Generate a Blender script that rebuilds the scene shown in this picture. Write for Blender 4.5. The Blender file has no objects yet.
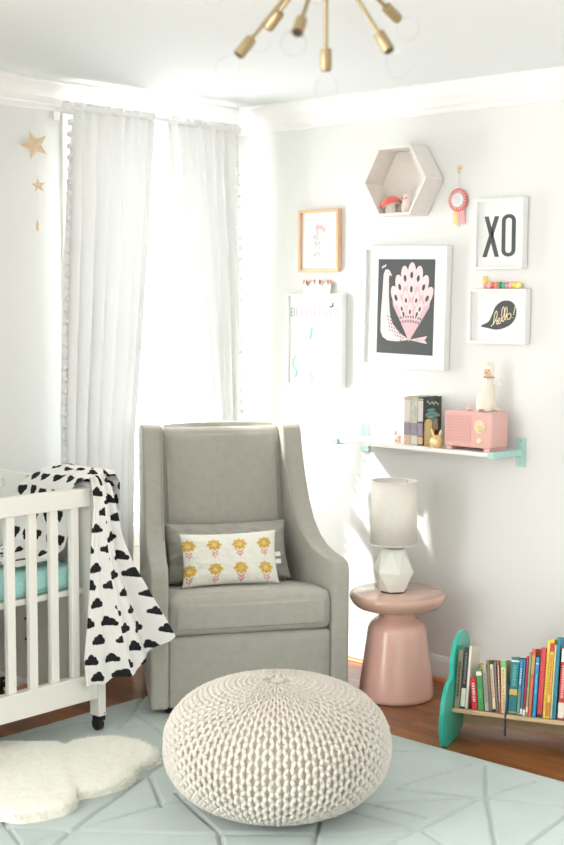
import bpy, math, random
from mathutils import Vector, Matrix, noise
R = random.Random(7)
PI = math.pi
SC = bpy.context.scene
COL = SC.collection

# ------------------------------------------------------------------ camera
CAM = (-4.61933636, -4.47907477, 1.61176848)
YAW, PIT, ROL, FPX = 0.833449815, 0.0901754347, 0.00430644125, 1344.24157
FW = Vector((math.sin(YAW)*math.cos(PIT), math.cos(YAW)*math.cos(PIT), -math.sin(PIT)))
RT0 = Vector((math.cos(YAW), -math.sin(YAW), 0)); UP0 = RT0.cross(FW)
RT = RT0*math.cos(ROL) + UP0*math.sin(ROL); UP = -RT0*math.sin(ROL) + UP0*math.cos(ROL)
O = Vector(CAM)
def ray(u, v): return FW + RT*((u-282)/FPX) - UP*((v-422.5)/FPX)
def onz(u, v, h=0.0): d = ray(u, v); return O + d*((h-O.z)/d.z)
def onx(u, v, c=0.0): d = ray(u, v); return O + d*((c-O.x)/d.x)
def ony(u, v, c=0.0): d = ray(u, v); return O + d*((c-O.y)/d.y)

cam = bpy.data.cameras.new('camera'); co = bpy.data.objects.new('camera', cam); COL.objects.link(co)
m = Matrix((RT, UP, -FW)).transposed().to_4x4(); m.translation = O
co.matrix_world = m
cam.sensor_fit = 'HORIZONTAL'; cam.sensor_width = 36; cam.lens = FPX/564*36
cam.dof.use_dof = True; cam.dof.focus_distance = 5.05; cam.dof.aperture_fstop = 5.6
cam.clip_start = .05
SC.camera = co

# ------------------------------------------------------------------ mesh builder
class MB:
    def __init__(s): s.v = []; s.f = []; s.mi = []; s.c = None
    def add(s, vs, fs, mi=0, M=None, cols=None):
        o = len(s.v)
        if M is not None: vs = [M @ Vector(q) for q in vs]
        s.v += [tuple(q) for q in vs]; s.f += [tuple(i+o for i in f) for f in fs]; s.mi += [mi]*len(fs)
        if cols is not None:
            if s.c is None: s.c = []
            s.c += cols
        return s
    def box(s, x0, x1, y0, y1, z0, z1, mi=0, M=None):
        vs = [(x, y, z) for x in (x0, x1) for y in (y0, y1) for z in (z0, z1)]
        return s.add(vs, [(0,1,3,2),(4,6,7,5),(0,4,5,1),(2,3,7,6),(0,2,6,4),(1,5,7,3)], mi, M)
    def prism(s, poly, a, b, axis='y', mi=0, M=None):
        # poly: 2-D outline; axis y -> (x,z), x -> (y,z), z -> (x,y)
        def p(q, t): return (q[0], t, q[1]) if axis == 'y' else (t, q[0], q[1]) if axis == 'x' else (q[0], q[1], t)
        n = len(poly); vs = [p(q, a) for q in poly] + [p(q, b) for q in poly]
        fs = [tuple(range(n)), tuple(range(2*n-1, n-1, -1))] + [(i, (i+1) % n + 0, (i+1) % n + n, i+n) for i in range(n)]
        return s.add(vs, fs, mi, M)
    def tube(s, pts, r, n=10, mi=0, M=None, cap=True):
        pts = [Vector(q) for q in pts]; rs = r if isinstance(r, (list, tuple)) else [r]*len(pts)
        vs = []; fs = []
        t0 = (pts[1]-pts[0]).normalized(); a = t0.orthogonal().normalized()
        for i, q in enumerate(pts):
            t = (pts[min(i+1, len(pts)-1)] - pts[max(i-1, 0)]).normalized()
            a = (a - t*a.dot(t)).normalized(); b = t.cross(a)
            for k in range(n):
                w = 2*PI*k/n; vs.append(q + (a*math.cos(w) + b*math.sin(w))*rs[i])
        for i in range(len(pts)-1):
            for k in range(n):
                k2 = (k+1) % n; fs.append((i*n+k, i*n+k2, (i+1)*n+k2, (i+1)*n+k))
        if cap: fs.append(tuple(range(n-1, -1, -1))); fs.append(tuple(range((len(pts)-1)*n, len(pts)*n)))
        return s.add(vs, fs, mi, M)
    def lathe(s, prof, n=48, mi=0, M=None):
        vs = []; fs = []
        for r, z in prof:
            for k in range(n): w = 2*PI*k/n; vs.append((r*math.cos(w), r*math.sin(w), z))
        for i in range(len(prof)-1):
            for k in range(n):
                k2 = (k+1) % n; fs.append((i*n+k, i*n+k2, (i+1)*n+k2, (i+1)*n+k))
        if prof[0][0] > 1e-6: fs.append(tuple(range(n-1, -1, -1)))
        if prof[-1][0] > 1e-6: fs.append(tuple(range((len(prof)-1)*n, len(prof)*n)))
        return s.add(vs, fs, mi, M)
    def ball(s, c, r, n=14, m=9, mi=0, M=None):
        r = r if isinstance(r, (tuple, list)) else (r, r, r)
        vs = [(c[0], c[1], c[2]-r[2])]; fs = []
        for i in range(1, m):
            a = -PI/2 + PI*i/m
            for k in range(n):
                w = 2*PI*k/n; vs.append((c[0]+r[0]*math.cos(a)*math.cos(w), c[1]+r[1]*math.cos(a)*math.sin(w), c[2]+r[2]*math.sin(a)))
        vs.append((c[0], c[1], c[2]+r[2])); L = len(vs)-1
        for k in range(n):
            k2 = (k+1) % n; fs.append((0, 1+k2, 1+k)); fs.append((L, L-n+k, L-n+k2))
            for i in range(m-2): fs.append((1+i*n+k, 1+i*n+k2, 1+(i+1)*n+k2, 1+(i+1)*n+k))
        return s.add(vs, fs, mi, M)
    def rbox(s, x0, x1, y0, y1, z0, z1, r, puff=0, seg=4, cen=8, fn=None, mi=0, M=None):
        h = Vector(((x1-x0)/2, (y1-y0)/2, (z1-z0)/2)); c = Vector(((x0+x1)/2, (y0+y1)/2, (z0+z1)/2))
        def ax(hh):
            inner = hh-r; l = [-(inner+r*math.tan(PI/4*k/seg)) for k in range(seg, 0, -1)]
            l += [-inner + 2*inner*k/cen for k in range(cen+1)] + [inner+r*math.tan(PI/4*k/seg) for k in range(1, seg+1)]
            return l
        A = [ax(h.x), ax(h.y), ax(h.z)]; idx = {}; vs = []; fs = []
        def vid(i, j, k):
            if (i, j, k) in idx: return idx[(i, j, k)]
            p = Vector((A[0][i], A[1][j], A[2][k]))
            q = Vector([max(-(h[t]-r), min(h[t]-r, p[t])) for t in range(3)])
            d = p-q; p2 = q + d.normalized()*r if d.length > 1e-9 else p
            n = [p2[t]/h[t] for t in range(3)]
            if puff:
                w = (1-n[0]**2)*(1-n[1]**2)*(1-n[2]**2)
                for t in range(3):
                    if abs(n[t]) > .999: p2[t] += math.copysign(puff*math.sqrt(max(0, (1-n[(t+1) % 3]**2)*(1-n[(t+2) % 3]**2))), n[t])
            p2 = p2 + c
            if fn: p2 = fn(p2)
            idx[(i, j, k)] = len(vs); vs.append(p2); return idx[(i, j, k)]
        N = [len(a) for a in A]
        for t in range(3):
            a, b = (t+1) % 3, (t+2) % 3
            for side in (0, N[t]-1):
                for i in range(N[a]-1):
                    for j in range(N[b]-1):
                        def g(ii, jj):
                            q = [0, 0, 0]; q[t] = side; q[a] = ii; q[b] = jj; return vid(*q)
                        f = (g(i, j), g(i+1, j), g(i+1, j+1), g(i, j+1)); fs.append(f if side else f[::-1])
        return s.add(vs, fs, mi, M)
    def grid(s, nu, nv, fn, mi=0, colfn=None, M=None):
        vs = []; cs = [] if colfn else None
        for j in range(nv+1):
            for i in range(nu+1):
                u, v = i/nu, j/nv; p = fn(u, v); vs.append(p)
                if colfn: cs.append(colfn(u, v, p))
        fs = [(j*(nu+1)+i, j*(nu+1)+i+1, (j+1)*(nu+1)+i+1, (j+1)*(nu+1)+i) for j in range(nv) for i in range(nu)]
        return s.add(vs, fs, mi, M, cs)

def obj(name, mb, mats, parent=None, bevel=0, smooth=True, label=None, seg=3, sub=0, solid=0, angle=40):
    me = bpy.data.meshes.new(name); me.from_pydata(mb.v, [], mb.f); me.validate(clean_customdata=False)
    import bmesh
    b = bmesh.new(); b.from_mesh(me); bmesh.ops.recalc_face_normals(b, faces=b.faces); b.to_mesh(me); b.free()
    if not isinstance(mats, (list, tuple)): mats = [mats]
    for k in mats: me.materials.append(k)
    if len(mats) > 1 and len(mb.mi) == len(me.polygons): me.polygons.foreach_set('material_index', mb.mi)
    if mb.c is not None:
        at = me.color_attributes.new('Col', 'FLOAT_COLOR', 'POINT')
        fl = []
        for c in mb.c: fl += [c[0], c[1], c[2], 1]
        at.data.foreach_set('color', fl)
    if smooth:
        me.polygons.foreach_set('use_smooth', [True]*len(me.polygons))
        if not bevel: me.set_sharp_from_angle(angle=math.radians(angle))
    o = bpy.data.objects.new(name, me); COL.objects.link(o)
    if parent is not None: o.parent = parent
    if solid:
        q = o.modifiers.new('solid', 'SOLIDIFY'); q.thickness = solid; q.offset = 0
    if bevel:
        q = o.modifiers.new('bevel', 'BEVEL'); q.width = bevel; q.segments = seg; q.limit_method = 'ANGLE'; q.angle_limit = math.radians(35)
        q.harden_normals = True
    if sub:
        q = o.modifiers.new('sub', 'SUBSURF'); q.levels = sub; q.render_levels = sub
    if label: o['label'] = label
    return o
def tag(o, label, cat, group=None, kind=None):
    o['label'] = label; o['category'] = cat
    if group: o['group'] = group
    if kind: o['kind'] = kind
    return o
def thing(name, label, cat, loc=(0, 0, 0), rz=0, group=None, rot=None):
    o = bpy.data.objects.new(name, None); COL.objects.link(o); o.location = loc
    o.rotation_euler = rot if rot else (0, 0, rz); o.empty_display_size = .05
    return tag(o, label, cat, group)
def struct(name, mb, mat, **k):
    o = obj(name, mb, mat, **k); o['kind'] = 'structure'; return o
def dup(root, loc=None, rot=None, label=None, parent=None):
    c = root.copy(); COL.objects.link(c)
    if loc is not None: c.location = loc
    if rot is not None: c.rotation_euler = rot
    if label: c['label'] = label
    if parent: c.parent = parent
    for ch in root.children: dup(ch, parent=c)
    return c

# ------------------------------------------------------------------ materials
def s2l(c): return tuple(((x/255)/12.92 if x/255 <= .04045 else ((x/255+.055)/1.055)**2.4) for x in c)
def mat(name, col, rough=.6, srgb=True, metal=0, bump=0, bscale=60, var=0, vscale=8, coat=0, spec=.5, sheen=0, trans=0, stretch=None, alpha=None, attr=False, transl=0):
    m = bpy.data.materials.new(name); m.use_nodes = True; nt = m.node_tree; N = nt.nodes; L = nt.links
    b = N['Principled BSDF']; out = N['Material Output']
    c = s2l(col) if srgb else col
    b.inputs['Base Color'].default_value = (*c, 1); b.inputs['Roughness'].default_value = rough
    b.inputs['Metallic'].default_value = metal; b.inputs['Specular IOR Level'].default_value = spec
    b.inputs['Coat Weight'].default_value = coat; b.inputs['Coat Roughness'].default_value = .08
    b.inputs['Sheen Weight'].default_value = sheen; b.inputs['Sheen Roughness'].default_value = .5
    b.inputs['Transmission Weight'].default_value = trans
    tc = N.new('ShaderNodeTexCoord'); mp = N.new('ShaderNodeMapping'); L.new(tc.outputs['Object'], mp.inputs[0])
    if stretch: mp.inputs['Scale'].default_value = stretch
    src = None
    if attr:
        a = N.new('ShaderNodeAttribute'); a.attribute_name = 'Col'; src = a.outputs['Color']; L.new(src, b.inputs['Base Color'])
    if var:
        n = N.new('ShaderNodeTexNoise'); n.inputs['Scale'].default_value = vscale; n.inputs['Detail'].default_value = 5; L.new(mp.outputs[0], n.inputs[0])
        r = N.new('ShaderNodeMapRange'); r.inputs['From Min'].default_value = .3; r.inputs['From Max'].default_value = .7
        r.inputs['To Min'].default_value = 1-var; r.inputs['To Max'].default_value = 1+var*.4; L.new(n.outputs[0], r.inputs[0])
        mx = N.new('ShaderNodeVectorMath'); mx.operation = 'SCALE'; mx.inputs[0].default_value = c
        if src: L.new(src, mx.inputs[0])
        L.new(r.outputs[0], mx.inputs['Scale']); L.new(mx.outputs[0], b.inputs['Base Color'])
    if bump:
        n2 = N.new('ShaderNodeTexNoise'); n2.inputs['Scale'].default_value = bscale; n2.inputs['Detail'].default_value = 3; L.new(mp.outputs[0], n2.inputs[0])
        bp = N.new('ShaderNodeBump'); bp.inputs['Strength'].default_value = bump; bp.inputs['Distance'].default_value = .004
        L.new(n2.outputs[0], bp.inputs['Height']); L.new(bp.outputs[0], b.inputs['Normal'])
    if transl:
        t = N.new('ShaderNodeBsdfTranslucent'); t.inputs[0].default_value = (*c, 1); mxs = N.new('ShaderNodeMixShader'); mxs.inputs[0].default_value = transl
        if src: L.new(src, t.inputs[0])
        L.new(b.outputs[0], mxs.inputs[1]); L.new(t.outputs[0], mxs.inputs[2]); L.new(mxs.outputs[0], out.inputs[0])
    return m

M_wall = mat('wall_paint', (230, 231, 228), .7, bump=.03, bscale=90)
M_ceil = mat('ceiling_paint', (229, 234, 234), .8)
M_trim = mat('trim_paint', (242, 242, 240), .4)
M_white = mat('white_paint', (242, 241, 236), .45)
M_frame = mat('white_frame', (238, 240, 238), .4)
M_crib = mat('crib_paint', (242, 241, 233), .4)
M_fabric = mat('greige_linen', (176, 174, 163), .9, bump=.25, bscale=420, var=.07, vscale=35, sheen=.15, stretch=(1, 1, 1))
M_pillow = mat('grey_linen', (174, 172, 162), .95, bump=.3, bscale=380, var=.08, vscale=30)
M_cord = mat('cream_cotton_cord', (214, 209, 199), .95, bump=.3, bscale=260, var=.06, vscale=60)
M_core = mat('pouf_core', (196, 188, 172), 1)
M_curtain = mat('white_curtain', (244, 246, 245), .9, transl=.02, bump=.08, bscale=300)
M_pom = mat('white_pom', (246, 246, 243), .95, transl=.35)
M_pink = mat('blush_ceramic', (228, 184, 170), .22, coat=.5)
M_brass = mat('brass', (152, 136, 102), .42, metal=.5)
M_brassd = mat('brass_dark', (70, 66, 58), .5, metal=.6)
M_glass = mat('clear_glass', (255, 255, 255), .02, trans=1)
M_teal = mat('teal_lacquer', (38, 178, 156), .35, coat=.2)
M_mint = mat('mint_paint', (178, 216, 210), .45)
M_mattress = mat('aqua_sheet', (172, 222, 216), .85, bump=.3, bscale=120, var=.07, vscale=90)
M_black = mat('black_plastic', (24, 24, 26), .35)
M_steel = mat('steel', (170, 170, 170), .3, metal=.9)
M_lwood = mat('light_wood', (206, 178, 138), .5, var=.15, vscale=14, stretch=(1, 8, 8))
M_frwood = mat('oak_frame', (232, 190, 150), .45, var=.12, vscale=14, stretch=(6, 6, 1))
M_wwash = mat('whitewashed_wood', (238, 234, 227), .6, var=.05, vscale=16, stretch=(1, 1, 8))
M_shoe = mat('shoe_moulding', (196, 116, 62), .4, var=.1)
M_linen = mat('shade_linen', (246, 242, 233), .9, var=.06, vscale=60, bump=.2, bscale=300, stretch=(1, 1, 5), transl=.15)
M_ceramic = mat('white_ceramic', (232, 234, 224), .2, coat=.4)
M_paper = mat('print_paper', (232, 234, 232), .8)
M_char = mat('charcoal_ink', (80, 84, 84), .75)
M_ppink = mat('pale_pink_ink', (236, 212, 213), .8)
M_cream = mat('cream_ink', (246, 232, 196), .7)
M_sky = None
M_star = mat('gold_paper', (232, 210, 174), .5, metal=.1)
M_string = mat('thread', (232, 230, 222), .9)
M_page = mat('book_pages', (230, 222, 202), .9)
M_shag = mat('cream_wool', (246, 246, 234), .98, sheen=.3, var=.05, vscale=30)
M_curtain2 = mat('white_curtain_thin', (244, 246, 245), .9, transl=.02, bump=.08, bscale=300)
M_vcol = mat('printed_cotton', (255, 255, 255), .9, attr=True, bump=.12, bscale=320)
M_rad = mat('pink_radio_plastic', (226, 178, 170), .3, coat=.2)
M_gold = mat('gold_glaze', (228, 198, 136), .3, metal=.2)
M_cer2 = mat('toy_wool', (240, 232, 218), .9, bump=.3, bscale=200)
M_face = mat('toy_face', (232, 196, 150), .9)
M_dark = mat('dark_mark', (60, 50, 46), .6)
M_red = mat('mushroom_red', (234, 112, 106), .4)
M_coral = mat('coral_ribbon', (246, 146, 142), .7)
M_pinkr = mat('pink_ribbon', (246, 178, 178), .7)
M_yel = mat('yellow_ribbon', (250, 220, 150), .7)

def floor_mat():
    m = bpy.data.materials.new('oak_floor'); m.use_nodes = True; nt = m.node_tree; N = nt.nodes; L = nt.links; b = N['Principled BSDF']
    tc = N.new('ShaderNodeTexCoord'); mp = N.new('ShaderNodeMapping'); mp.inputs['Rotation'].default_value = (0, 0, PI/2); L.new(tc.outputs['Object'], mp.inputs[0])
    br = N.new('ShaderNodeTexBrick'); br.inputs['Scale'].default_value = 1; br.inputs['Brick Width'].default_value = .9; br.inputs['Row Height'].default_value = .057
    br.inputs['Mortar Size'].default_value = .0009; br.inputs['Color1'].default_value = (*s2l((166, 106, 62)), 1); br.inputs['Color2'].default_value = (*s2l((128, 78, 44)), 1)
    br.inputs['Mortar'].default_value = (*s2l((70, 36, 20)), 1); br.offset = .37; L.new(mp.outputs[0], br.inputs[0])
    m2 = N.new('ShaderNodeMapping'); m2.inputs['Scale'].default_value = (60, 2.5, 1); L.new(tc.outputs['Object'], m2.inputs[0])
    n = N.new('ShaderNodeTexNoise'); n.inputs['Scale'].default_value = 1.0; n.inputs['Detail'].default_value = 6; n.inputs['Distortion'].default_value = .6; L.new(m2.outputs[0], n.inputs[0])
    r = N.new('ShaderNodeMapRange'); r.inputs['From Min'].default_value = .3; r.inputs['From Max'].default_value = .7; r.inputs['To Min'].default_value = .68; r.inputs['To Max'].default_value = 1.15; L.new(n.outputs[0], r.inputs[0])
    mx = N.new('ShaderNodeVectorMath'); mx.operation = 'SCALE'; L.new(br.outputs['Color'], mx.inputs[0]); L.new(r.outputs[0], mx.inputs['Scale']); L.new(mx.outputs[0], b.inputs['Base Color'])
    b.inputs['Roughness'].default_value = .28
    bp = N.new('ShaderNodeBump'); bp.inputs['Strength'].default_value = .15; bp.inputs['Distance'].default_value = .002; L.new(br.outputs['Fac'], bp.inputs['Height']); bp.invert = True; L.new(bp.outputs[0], b.inputs['Normal'])
    return m
M_floor = floor_mat()

# ------------------------------------------------------------------ the room
H = 2.5
struct('floor', MB().box(-5.5, .1, -5.5, .1, -.05, 0), M_floor, smooth=False)
struct('ceiling', MB().box(-5.5, .1, -5.5, .1, H, H+.08), M_ceil, smooth=False)
struct('wall_right', MB().box(0, .1, -5.5, .1, 0, H), M_wall, smooth=False)
WX0, WX1, WZ0, WZ1 = -.98, -.20, .62, 2.30
w = MB(); w.box(-5.5, WX0, 0, .1, 0, H); w.box(WX1, 0, 0, .1, 0, H); w.box(WX0, WX1, 0, .1, 0, WZ0); w.box(WX0, WX1, 0, .1, WZ1, H)
struct('wall_left', w, M_wall, smooth=False)
# crown moulding profile (distance from wall, drop from ceiling)
CP = [(0, 0), (.075, 0), (.075, -.012), (.066, -.018), (.060, -.032), (.042, -.052), (.026, -.064), (.020, -.078), (.020, -.088), (.012, -.094), (.010, -.112), (0, -.116)]
t = MB(); t.prism([(-a, H+b) for a, b in CP], -5.5, -.0, 'y'); struct('trim_1', t, M_trim, angle=25)
t = MB(); t.prism([(-a, H+b) for a, b in CP], -5.5, -.0, 'x'); struct('trim_2', t, M_trim, angle=25)
BP = [(0, 0), (.015, 0), (.015, .085), (.011, .095), (.008, .105), (0, .11)]
struct('baseboard_right', MB().prism([(-a, b) for a, b in BP], -5.5, 0, 'y'), M_trim, angle=25)
struct('baseboard_left', MB().prism([(-a, b) for a, b in BP], -5.5, 0, 'x'), M_trim, angle=25)
SP = [(.015, 0), (.033, 0), (.031, .009), (.025, .015), (.015, .018)]
struct('trim_3', MB().prism([(-a, b) for a, b in SP], -5.5, -.015, 'y'), M_shoe)
struct('trim_4', MB().prism([(-a, b) for a, b in SP], -5.5, -.015, 'x'), M_shoe)
# window: casing, sashes, glass
wn = MB()
for x0, x1, z0, z1 in ((WX0-.08, WX0, WZ0-.02, WZ1+.08), (WX1, WX1+.08, WZ0-.02, WZ1+.08), (WX0, WX1, WZ1, WZ1+.08)): wn.box(x0, x1, -.018, 0, z0, z1)
wn.box(WX0-.10, WX1+.10, -.05, .0, WZ0-.035, WZ0)
wn.box(WX0-.07, WX1+.07, -.016, 0, WZ0-.10, WZ0-.035)
fr = struct('window_1', wn, M_trim, bevel=.003)
sh = MB(); zm = 1.42
for z0, z1, y in ((WZ0, zm+.02, .03), (zm-.02, WZ1, .06)):
    sh.box(WX0, WX0+.045, y, y+.03, z0, z1); sh.box(WX1-.045, WX1, y, y+.03, z0, z1)
    sh.box(WX0+.045, WX1-.045, y, y+.03, z0, z0+.045); sh.box(WX0+.045, WX1-.045, y, y+.03, z1-.045, z1)
obj('window_sash', sh, M_trim, fr, bevel=.003)
M_pane = bpy.data.materials.new('window_glass'); M_pane.use_nodes = True
nt = M_pane.node_tree; nt.nodes.remove(nt.nodes['Principled BSDF'])
tr = nt.nodes.new('ShaderNodeBsdfTransparent'); gl = nt.nodes.new('ShaderNodeBsdfGlossy'); gl.inputs['Roughness'].default_value = .02
fx = nt.nodes.new('ShaderNodeMixShader'); fx.inputs[0].default_value = .05
nt.links.new(tr.outputs[0], fx.inputs[1]); nt.links.new(gl.outputs[0], fx.inputs[2]); nt.links.new(fx.outputs[0], nt.nodes['Material Output'].inputs[0])
for z0, z1, y in ((WZ0+.045, zm-.025, .043), (zm+.025, WZ1-.045, .073)):
    obj('window_pane', MB().box(WX0+.045, WX1-.045, y, y+.004, z0, z1), M_pane, fr, smooth=False)

# ------------------------------------------------------------------ rug with carved lines
RZ = .012
def seg_px(lst, ox, oy, s):
    out = []
    for pl in lst:
        for a, b in zip(pl[:-1], pl[1:]):
            A = onz(ox+a[0]/s, oy+a[1]/s, RZ); B = onz(ox+b[0]/s, oy+b[1]/s, RZ); out.append((A.x, A.y, B.x, B.y))
    return out
SG = seg_px([[(85,190),(305,122)],[(85,190),(330,215),(600,243)],[(-60,236),(340,213),(480,170)],[(340,125),(345,210),(365,300),(385,400)],
    [(330,218),(165,300),(20,370)],[(-100,322),(165,300)],[(165,305),(-60,245)],[(165,305),(330,400)],[(600,240),(420,380)],[(60,85),(205,88)]], 360, 720, 2.765)
SG += seg_px([[(200,395),(470,320),(600,295)],[(205,395),(420,235),(475,200)],[(420,235),(460,330)],[(-30,320),(60,437),(80,470)],[(200,395),(700,408)],[(205,395),(130,460)],
    [(340,105),(375,65),(410,10)],[(50,130),(240,92)],[(330,110),(470,95)],[(375,65),(470,130)],[(140,96),(60,100)],[(200,395),(60,437)],[(-60,380),(200,395)]], 0, 690, 2.82)
SG += seg_px([[(155,118),(60,30)],[(155,118),(560,128)],[(385,80),(365,170)],[(500,55),(620,85)],[(155,118),(170,180)]], 150, 780, 2.256)
rx0, rx1, ry0, ry1 = -3.3, -.735, -3.6, -.479
def axis(a, b, f0, f1, fine, coarse):
    l = []; x = a
    while x < b-1e-6: l.append(x); x += fine if f0 <= x <= f1 else coarse
    l.append(b); return l
XS = axis(rx0, rx1, -2.45, -.7, .006, .05); YS = axis(ry0, ry1, -2.75, -.4, .006, .05)
def rug_z(x, y):
    d = 9
    if x > -2.5 and y > -2.8:
        for ax_, ay, bx, by in SG:
            dx, dy = bx-ax_, by-ay; tt = max(0, min(1, ((x-ax_)*dx+(y-ay)*dy)/(dx*dx+dy*dy)))
            q = math.hypot(x-ax_-dx*tt, y-ay-dy*tt)
            if q < d: d = q
    g = max(0, 1-(d/.0085)**2)
    e = min(x-rx0, rx1-x, y-ry0, ry1-y); ed = max(0, 1-e/.008)
    return RZ - .0110*g - .005*ed + .0008*noise.noise(Vector((x*9, y*9, 0)))
rg = MB(); vs = [(x, y, rug_z(x, y)) for y in YS for x in XS]; nx = len(XS)
fs = [(j*nx+i, j*nx+i+1, (j+1)*nx+i+1, (j+1)*nx+i) for j in range(len(YS)-1) for i in range(nx-1)]
rg.add(vs, fs)
# skirt down to the floor
def skirt(ids):
    o = len(rg.v); rg.v += [(rg.v[i][0], rg.v[i][1], .0005) for i in ids]
    for k in range(len(ids)-1): rg.f.append((ids[k], ids[k+1], o+k+1, o+k)); rg.mi.append(0)
ny = len(YS)
skirt(list(range(nx))); skirt([(ny-1)*nx+i for i in range(nx)]); skirt([j*nx for j in range(ny)]); skirt([j*nx+nx-1 for j in range(ny)])
M_rug = mat('aqua_pile', (188, 201, 197), .95, bump=.35, bscale=330, var=.05, vscale=7, sheen=.2)
tag(obj('area_rug', rg, M_rug, angle=80), 'large pale aqua area rug carved with crossing lines on the wood floor', 'rug')

# ------------------------------------------------------------------ cloud-shaped fluffy rug
OB = [(0,150),(90,150),(150,150),(188,158),(215,145),(270,136),(340,134),(400,146),(440,167),(447,187),(425,208),(387,220),(383,240),(350,265),(290,285),(224,297),(215,320),(180,340),(100,358),(50,362),(-10,352),(-70,330),(-120,290),(-125,240),(-100,190),(-50,158)]
pts = [onz(q[0]/2.82, 690+q[1]/2.82, .03) for q in OB]
def catmull(P, n, closed=True):
    out = []; N_ = len(P)
    for i in range(N_ if closed else N_-1):
        g = (lambda k: P[k % N_]) if closed else (lambda k: P[max(0, min(N_-1, k))])
        a, b, c, d = g(i-1), g(i), g(i+1), g(i+2)
        for k in range(n):
            t = k/n; out.append((b*2 + (c-a)*t + (a*2-b*5+c*4-d)*t*t + (b*3-a-c*3+d)*t*t*t)*.5)
    if not closed: out.append(P[-1])
    return out
ol = catmull([Vector((p.x, p.y, 0)) for p in pts], 12)
cen = sum(ol, Vector())/len(ol); n = len(ol); K = 34
sm = MB(); vs = []
for k in range(K+1):
    f = k/K
    for i, p in enumerate(ol):
        q = cen + (p-cen)*f
        e = (1-f)*(p-cen).length
        z = RZ + .036*math.sqrt(max(0, 1-(max(0, .05-e)/.05)**2))
        z += (.004*noise.noise(q*22) + .0025*noise.noise(q*75))*(1 if k < K else 0)
        q2 = q + (p-cen).normalized()*.005*noise.noise(q*60)*f
        vs.append((q2.x, q2.y, z))
fs = [(k*n+i, k*n+(i+1) % n, (k+1)*n+(i+1) % n, (k+1)*n+i) for k in range(K) for i in range(n)]
sm.add(vs, fs)
cr = thing('cloud_rug', 'small fluffy cream cloud-shaped rug lying on the aqua rug by the crib', 'rug', (cen.x, cen.y, RZ))
sm.v = [(a-cen.x, b-cen.y, c-RZ) for a, b, c in sm.v]
obj('wool_base', sm, M_shag, cr, angle=180)
tf = MB()
for q in range(9000):
    i = R.randrange(n); f = math.sqrt(R.random()) if q % 3 else 1-.06*R.random(); p = cen + (ol[i]-cen)*f
    p = p + Vector((R.uniform(-.01, .01), R.uniform(-.01, .01), 0)); e = (1-f)*(ol[i]-cen).length
    z = .034*math.sqrt(max(0, 1-(max(0, .05-e)/.05)**2))
    out = (ol[i]-cen).normalized()*(.012*(f**6)) ; a = R.uniform(0, 2*PI); dx = Vector((math.cos(a), math.sin(a), 0))*.0022
    tip = p + out + Vector((R.uniform(-.008, .008), R.uniform(-.008, .008), 0)); b = Vector((p.x-cen.x, p.y-cen.y, z-.004)); tp = Vector((tip.x-cen.x, tip.y-cen.y, max(.002, z+.008-(.006*f**6))))
    tf.add([b-dx, b+dx, tp], [(0, 1, 2)])
o = obj('wool_pile', tf, M_shag, cr, angle=180); o['kind'] = 'stuff'

# ------------------------------------------------------------------ curtains
YC = -.115
def curtain(name, label, L_edge, R_edge, nf, seed, trims, cmat=None):
    # L_edge/R_edge: list of (z, x) from top to bottom
    rnd = random.Random(seed)
    def ev(E, z):
        for (z0, x0), (z1, x1) in zip(E[:-1], E[1:]):
            if z >= z1: return x0 + (x1-x0)*(z0-z)/(z0-z1)
        return E[-1][1]
    ph = [rnd.uniform(.6, 1.5) for _ in range(nf+2)]; cs = [0]
    for a in ph: cs.append(cs[-1]+a)
    tot = cs[-1]; am = [rnd.uniform(.6, 1.3) for _ in range(nf+3)]
    def fold(u):
        x = u*tot
        for i in range(len(cs)-1):
            if x <= cs[i+1] or i == len(cs)-2:
                f = (x-cs[i])/(cs[i+1]-cs[i]); return math.sin(2*PI*f)*(am[i]*(1-f)+am[i+1]*f)
    ZT, ZB = 2.415, .015
    def pos(u, v):
        z = ZT + (ZB-ZT)*v; a, b = ev(L_edge, z), ev(R_edge, z)
        if z > 2.37: amp = .008+ .010*abs(z-2.39)/.03 if abs(z-2.39)<.03 else .016
        else: amp = .016 + .016*min(1, (2.37-z)/.5)
        w = fold(u) ; fine = math.sin(u*tot*2*PI*2.3+seed)*.006*max(0, 1-(ZT-z)*2.5)
        y = YC + amp*w + fine + .006*noise.noise(Vector((u*6, z*1.2, seed)))
        x = a + (b-a)*u + .008*math.cos(u*tot*2*PI+z*.6)*min(1, (ZT-z)*3)
        return (x, min(y, -.058), z)
    c = thing(name, label, 'curtain', ((L_edge[0][1]+R_edge[0][1])/2, YC, .015), 0, 'white curtains with pompom trim')
    L0 = c.location.copy()
    g = MB().grid(220, 90, pos); g.v = [tuple(Vector(q)-L0) for q in g.v]
    obj('curtain_cloth', g, cmat or M_curtain, c, angle=180)
    proto = None
    for side in trims:
        z = 2.33
        while z > .08:
            v = (ZT-z)/(ZT-ZB); q = Vector(pos(side, v)) - L0; q.x += .008*(1 if side else -1)
            if proto is None: proto = obj('pompom', MB().ball((0, 0, 0), .0125, 10, 7).tube([(-.016*(1 if side else -1), 0, .002), (0, 0, 0)], .002, 5), M_pom, c); proto.location = q
            else:
                d = proto.copy(); COL.objects.link(d); d.location = q
                if side == 0 and trims[0] == 1: d.rotation_euler = (0, 0, PI)
            z -= .0475
    return c
X = lambda u, v: ony(u, v, YC).x
Z = lambda u, v: ony(u, v, YC).z
curtain('curtain', 'left white curtain with pompom edge, hanging behind the crib', [(2.42, X(73,108)), (Z(70,180), X(70,180)), (Z(64,420), X(64,420)), (.015, X(66,600))],
        [(2.42, X(155,118)), (Z(150,200), X(150,200)), (Z(133,430), X(133,430)), (.015, X(128,600))], 5, 3, [0])
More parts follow.
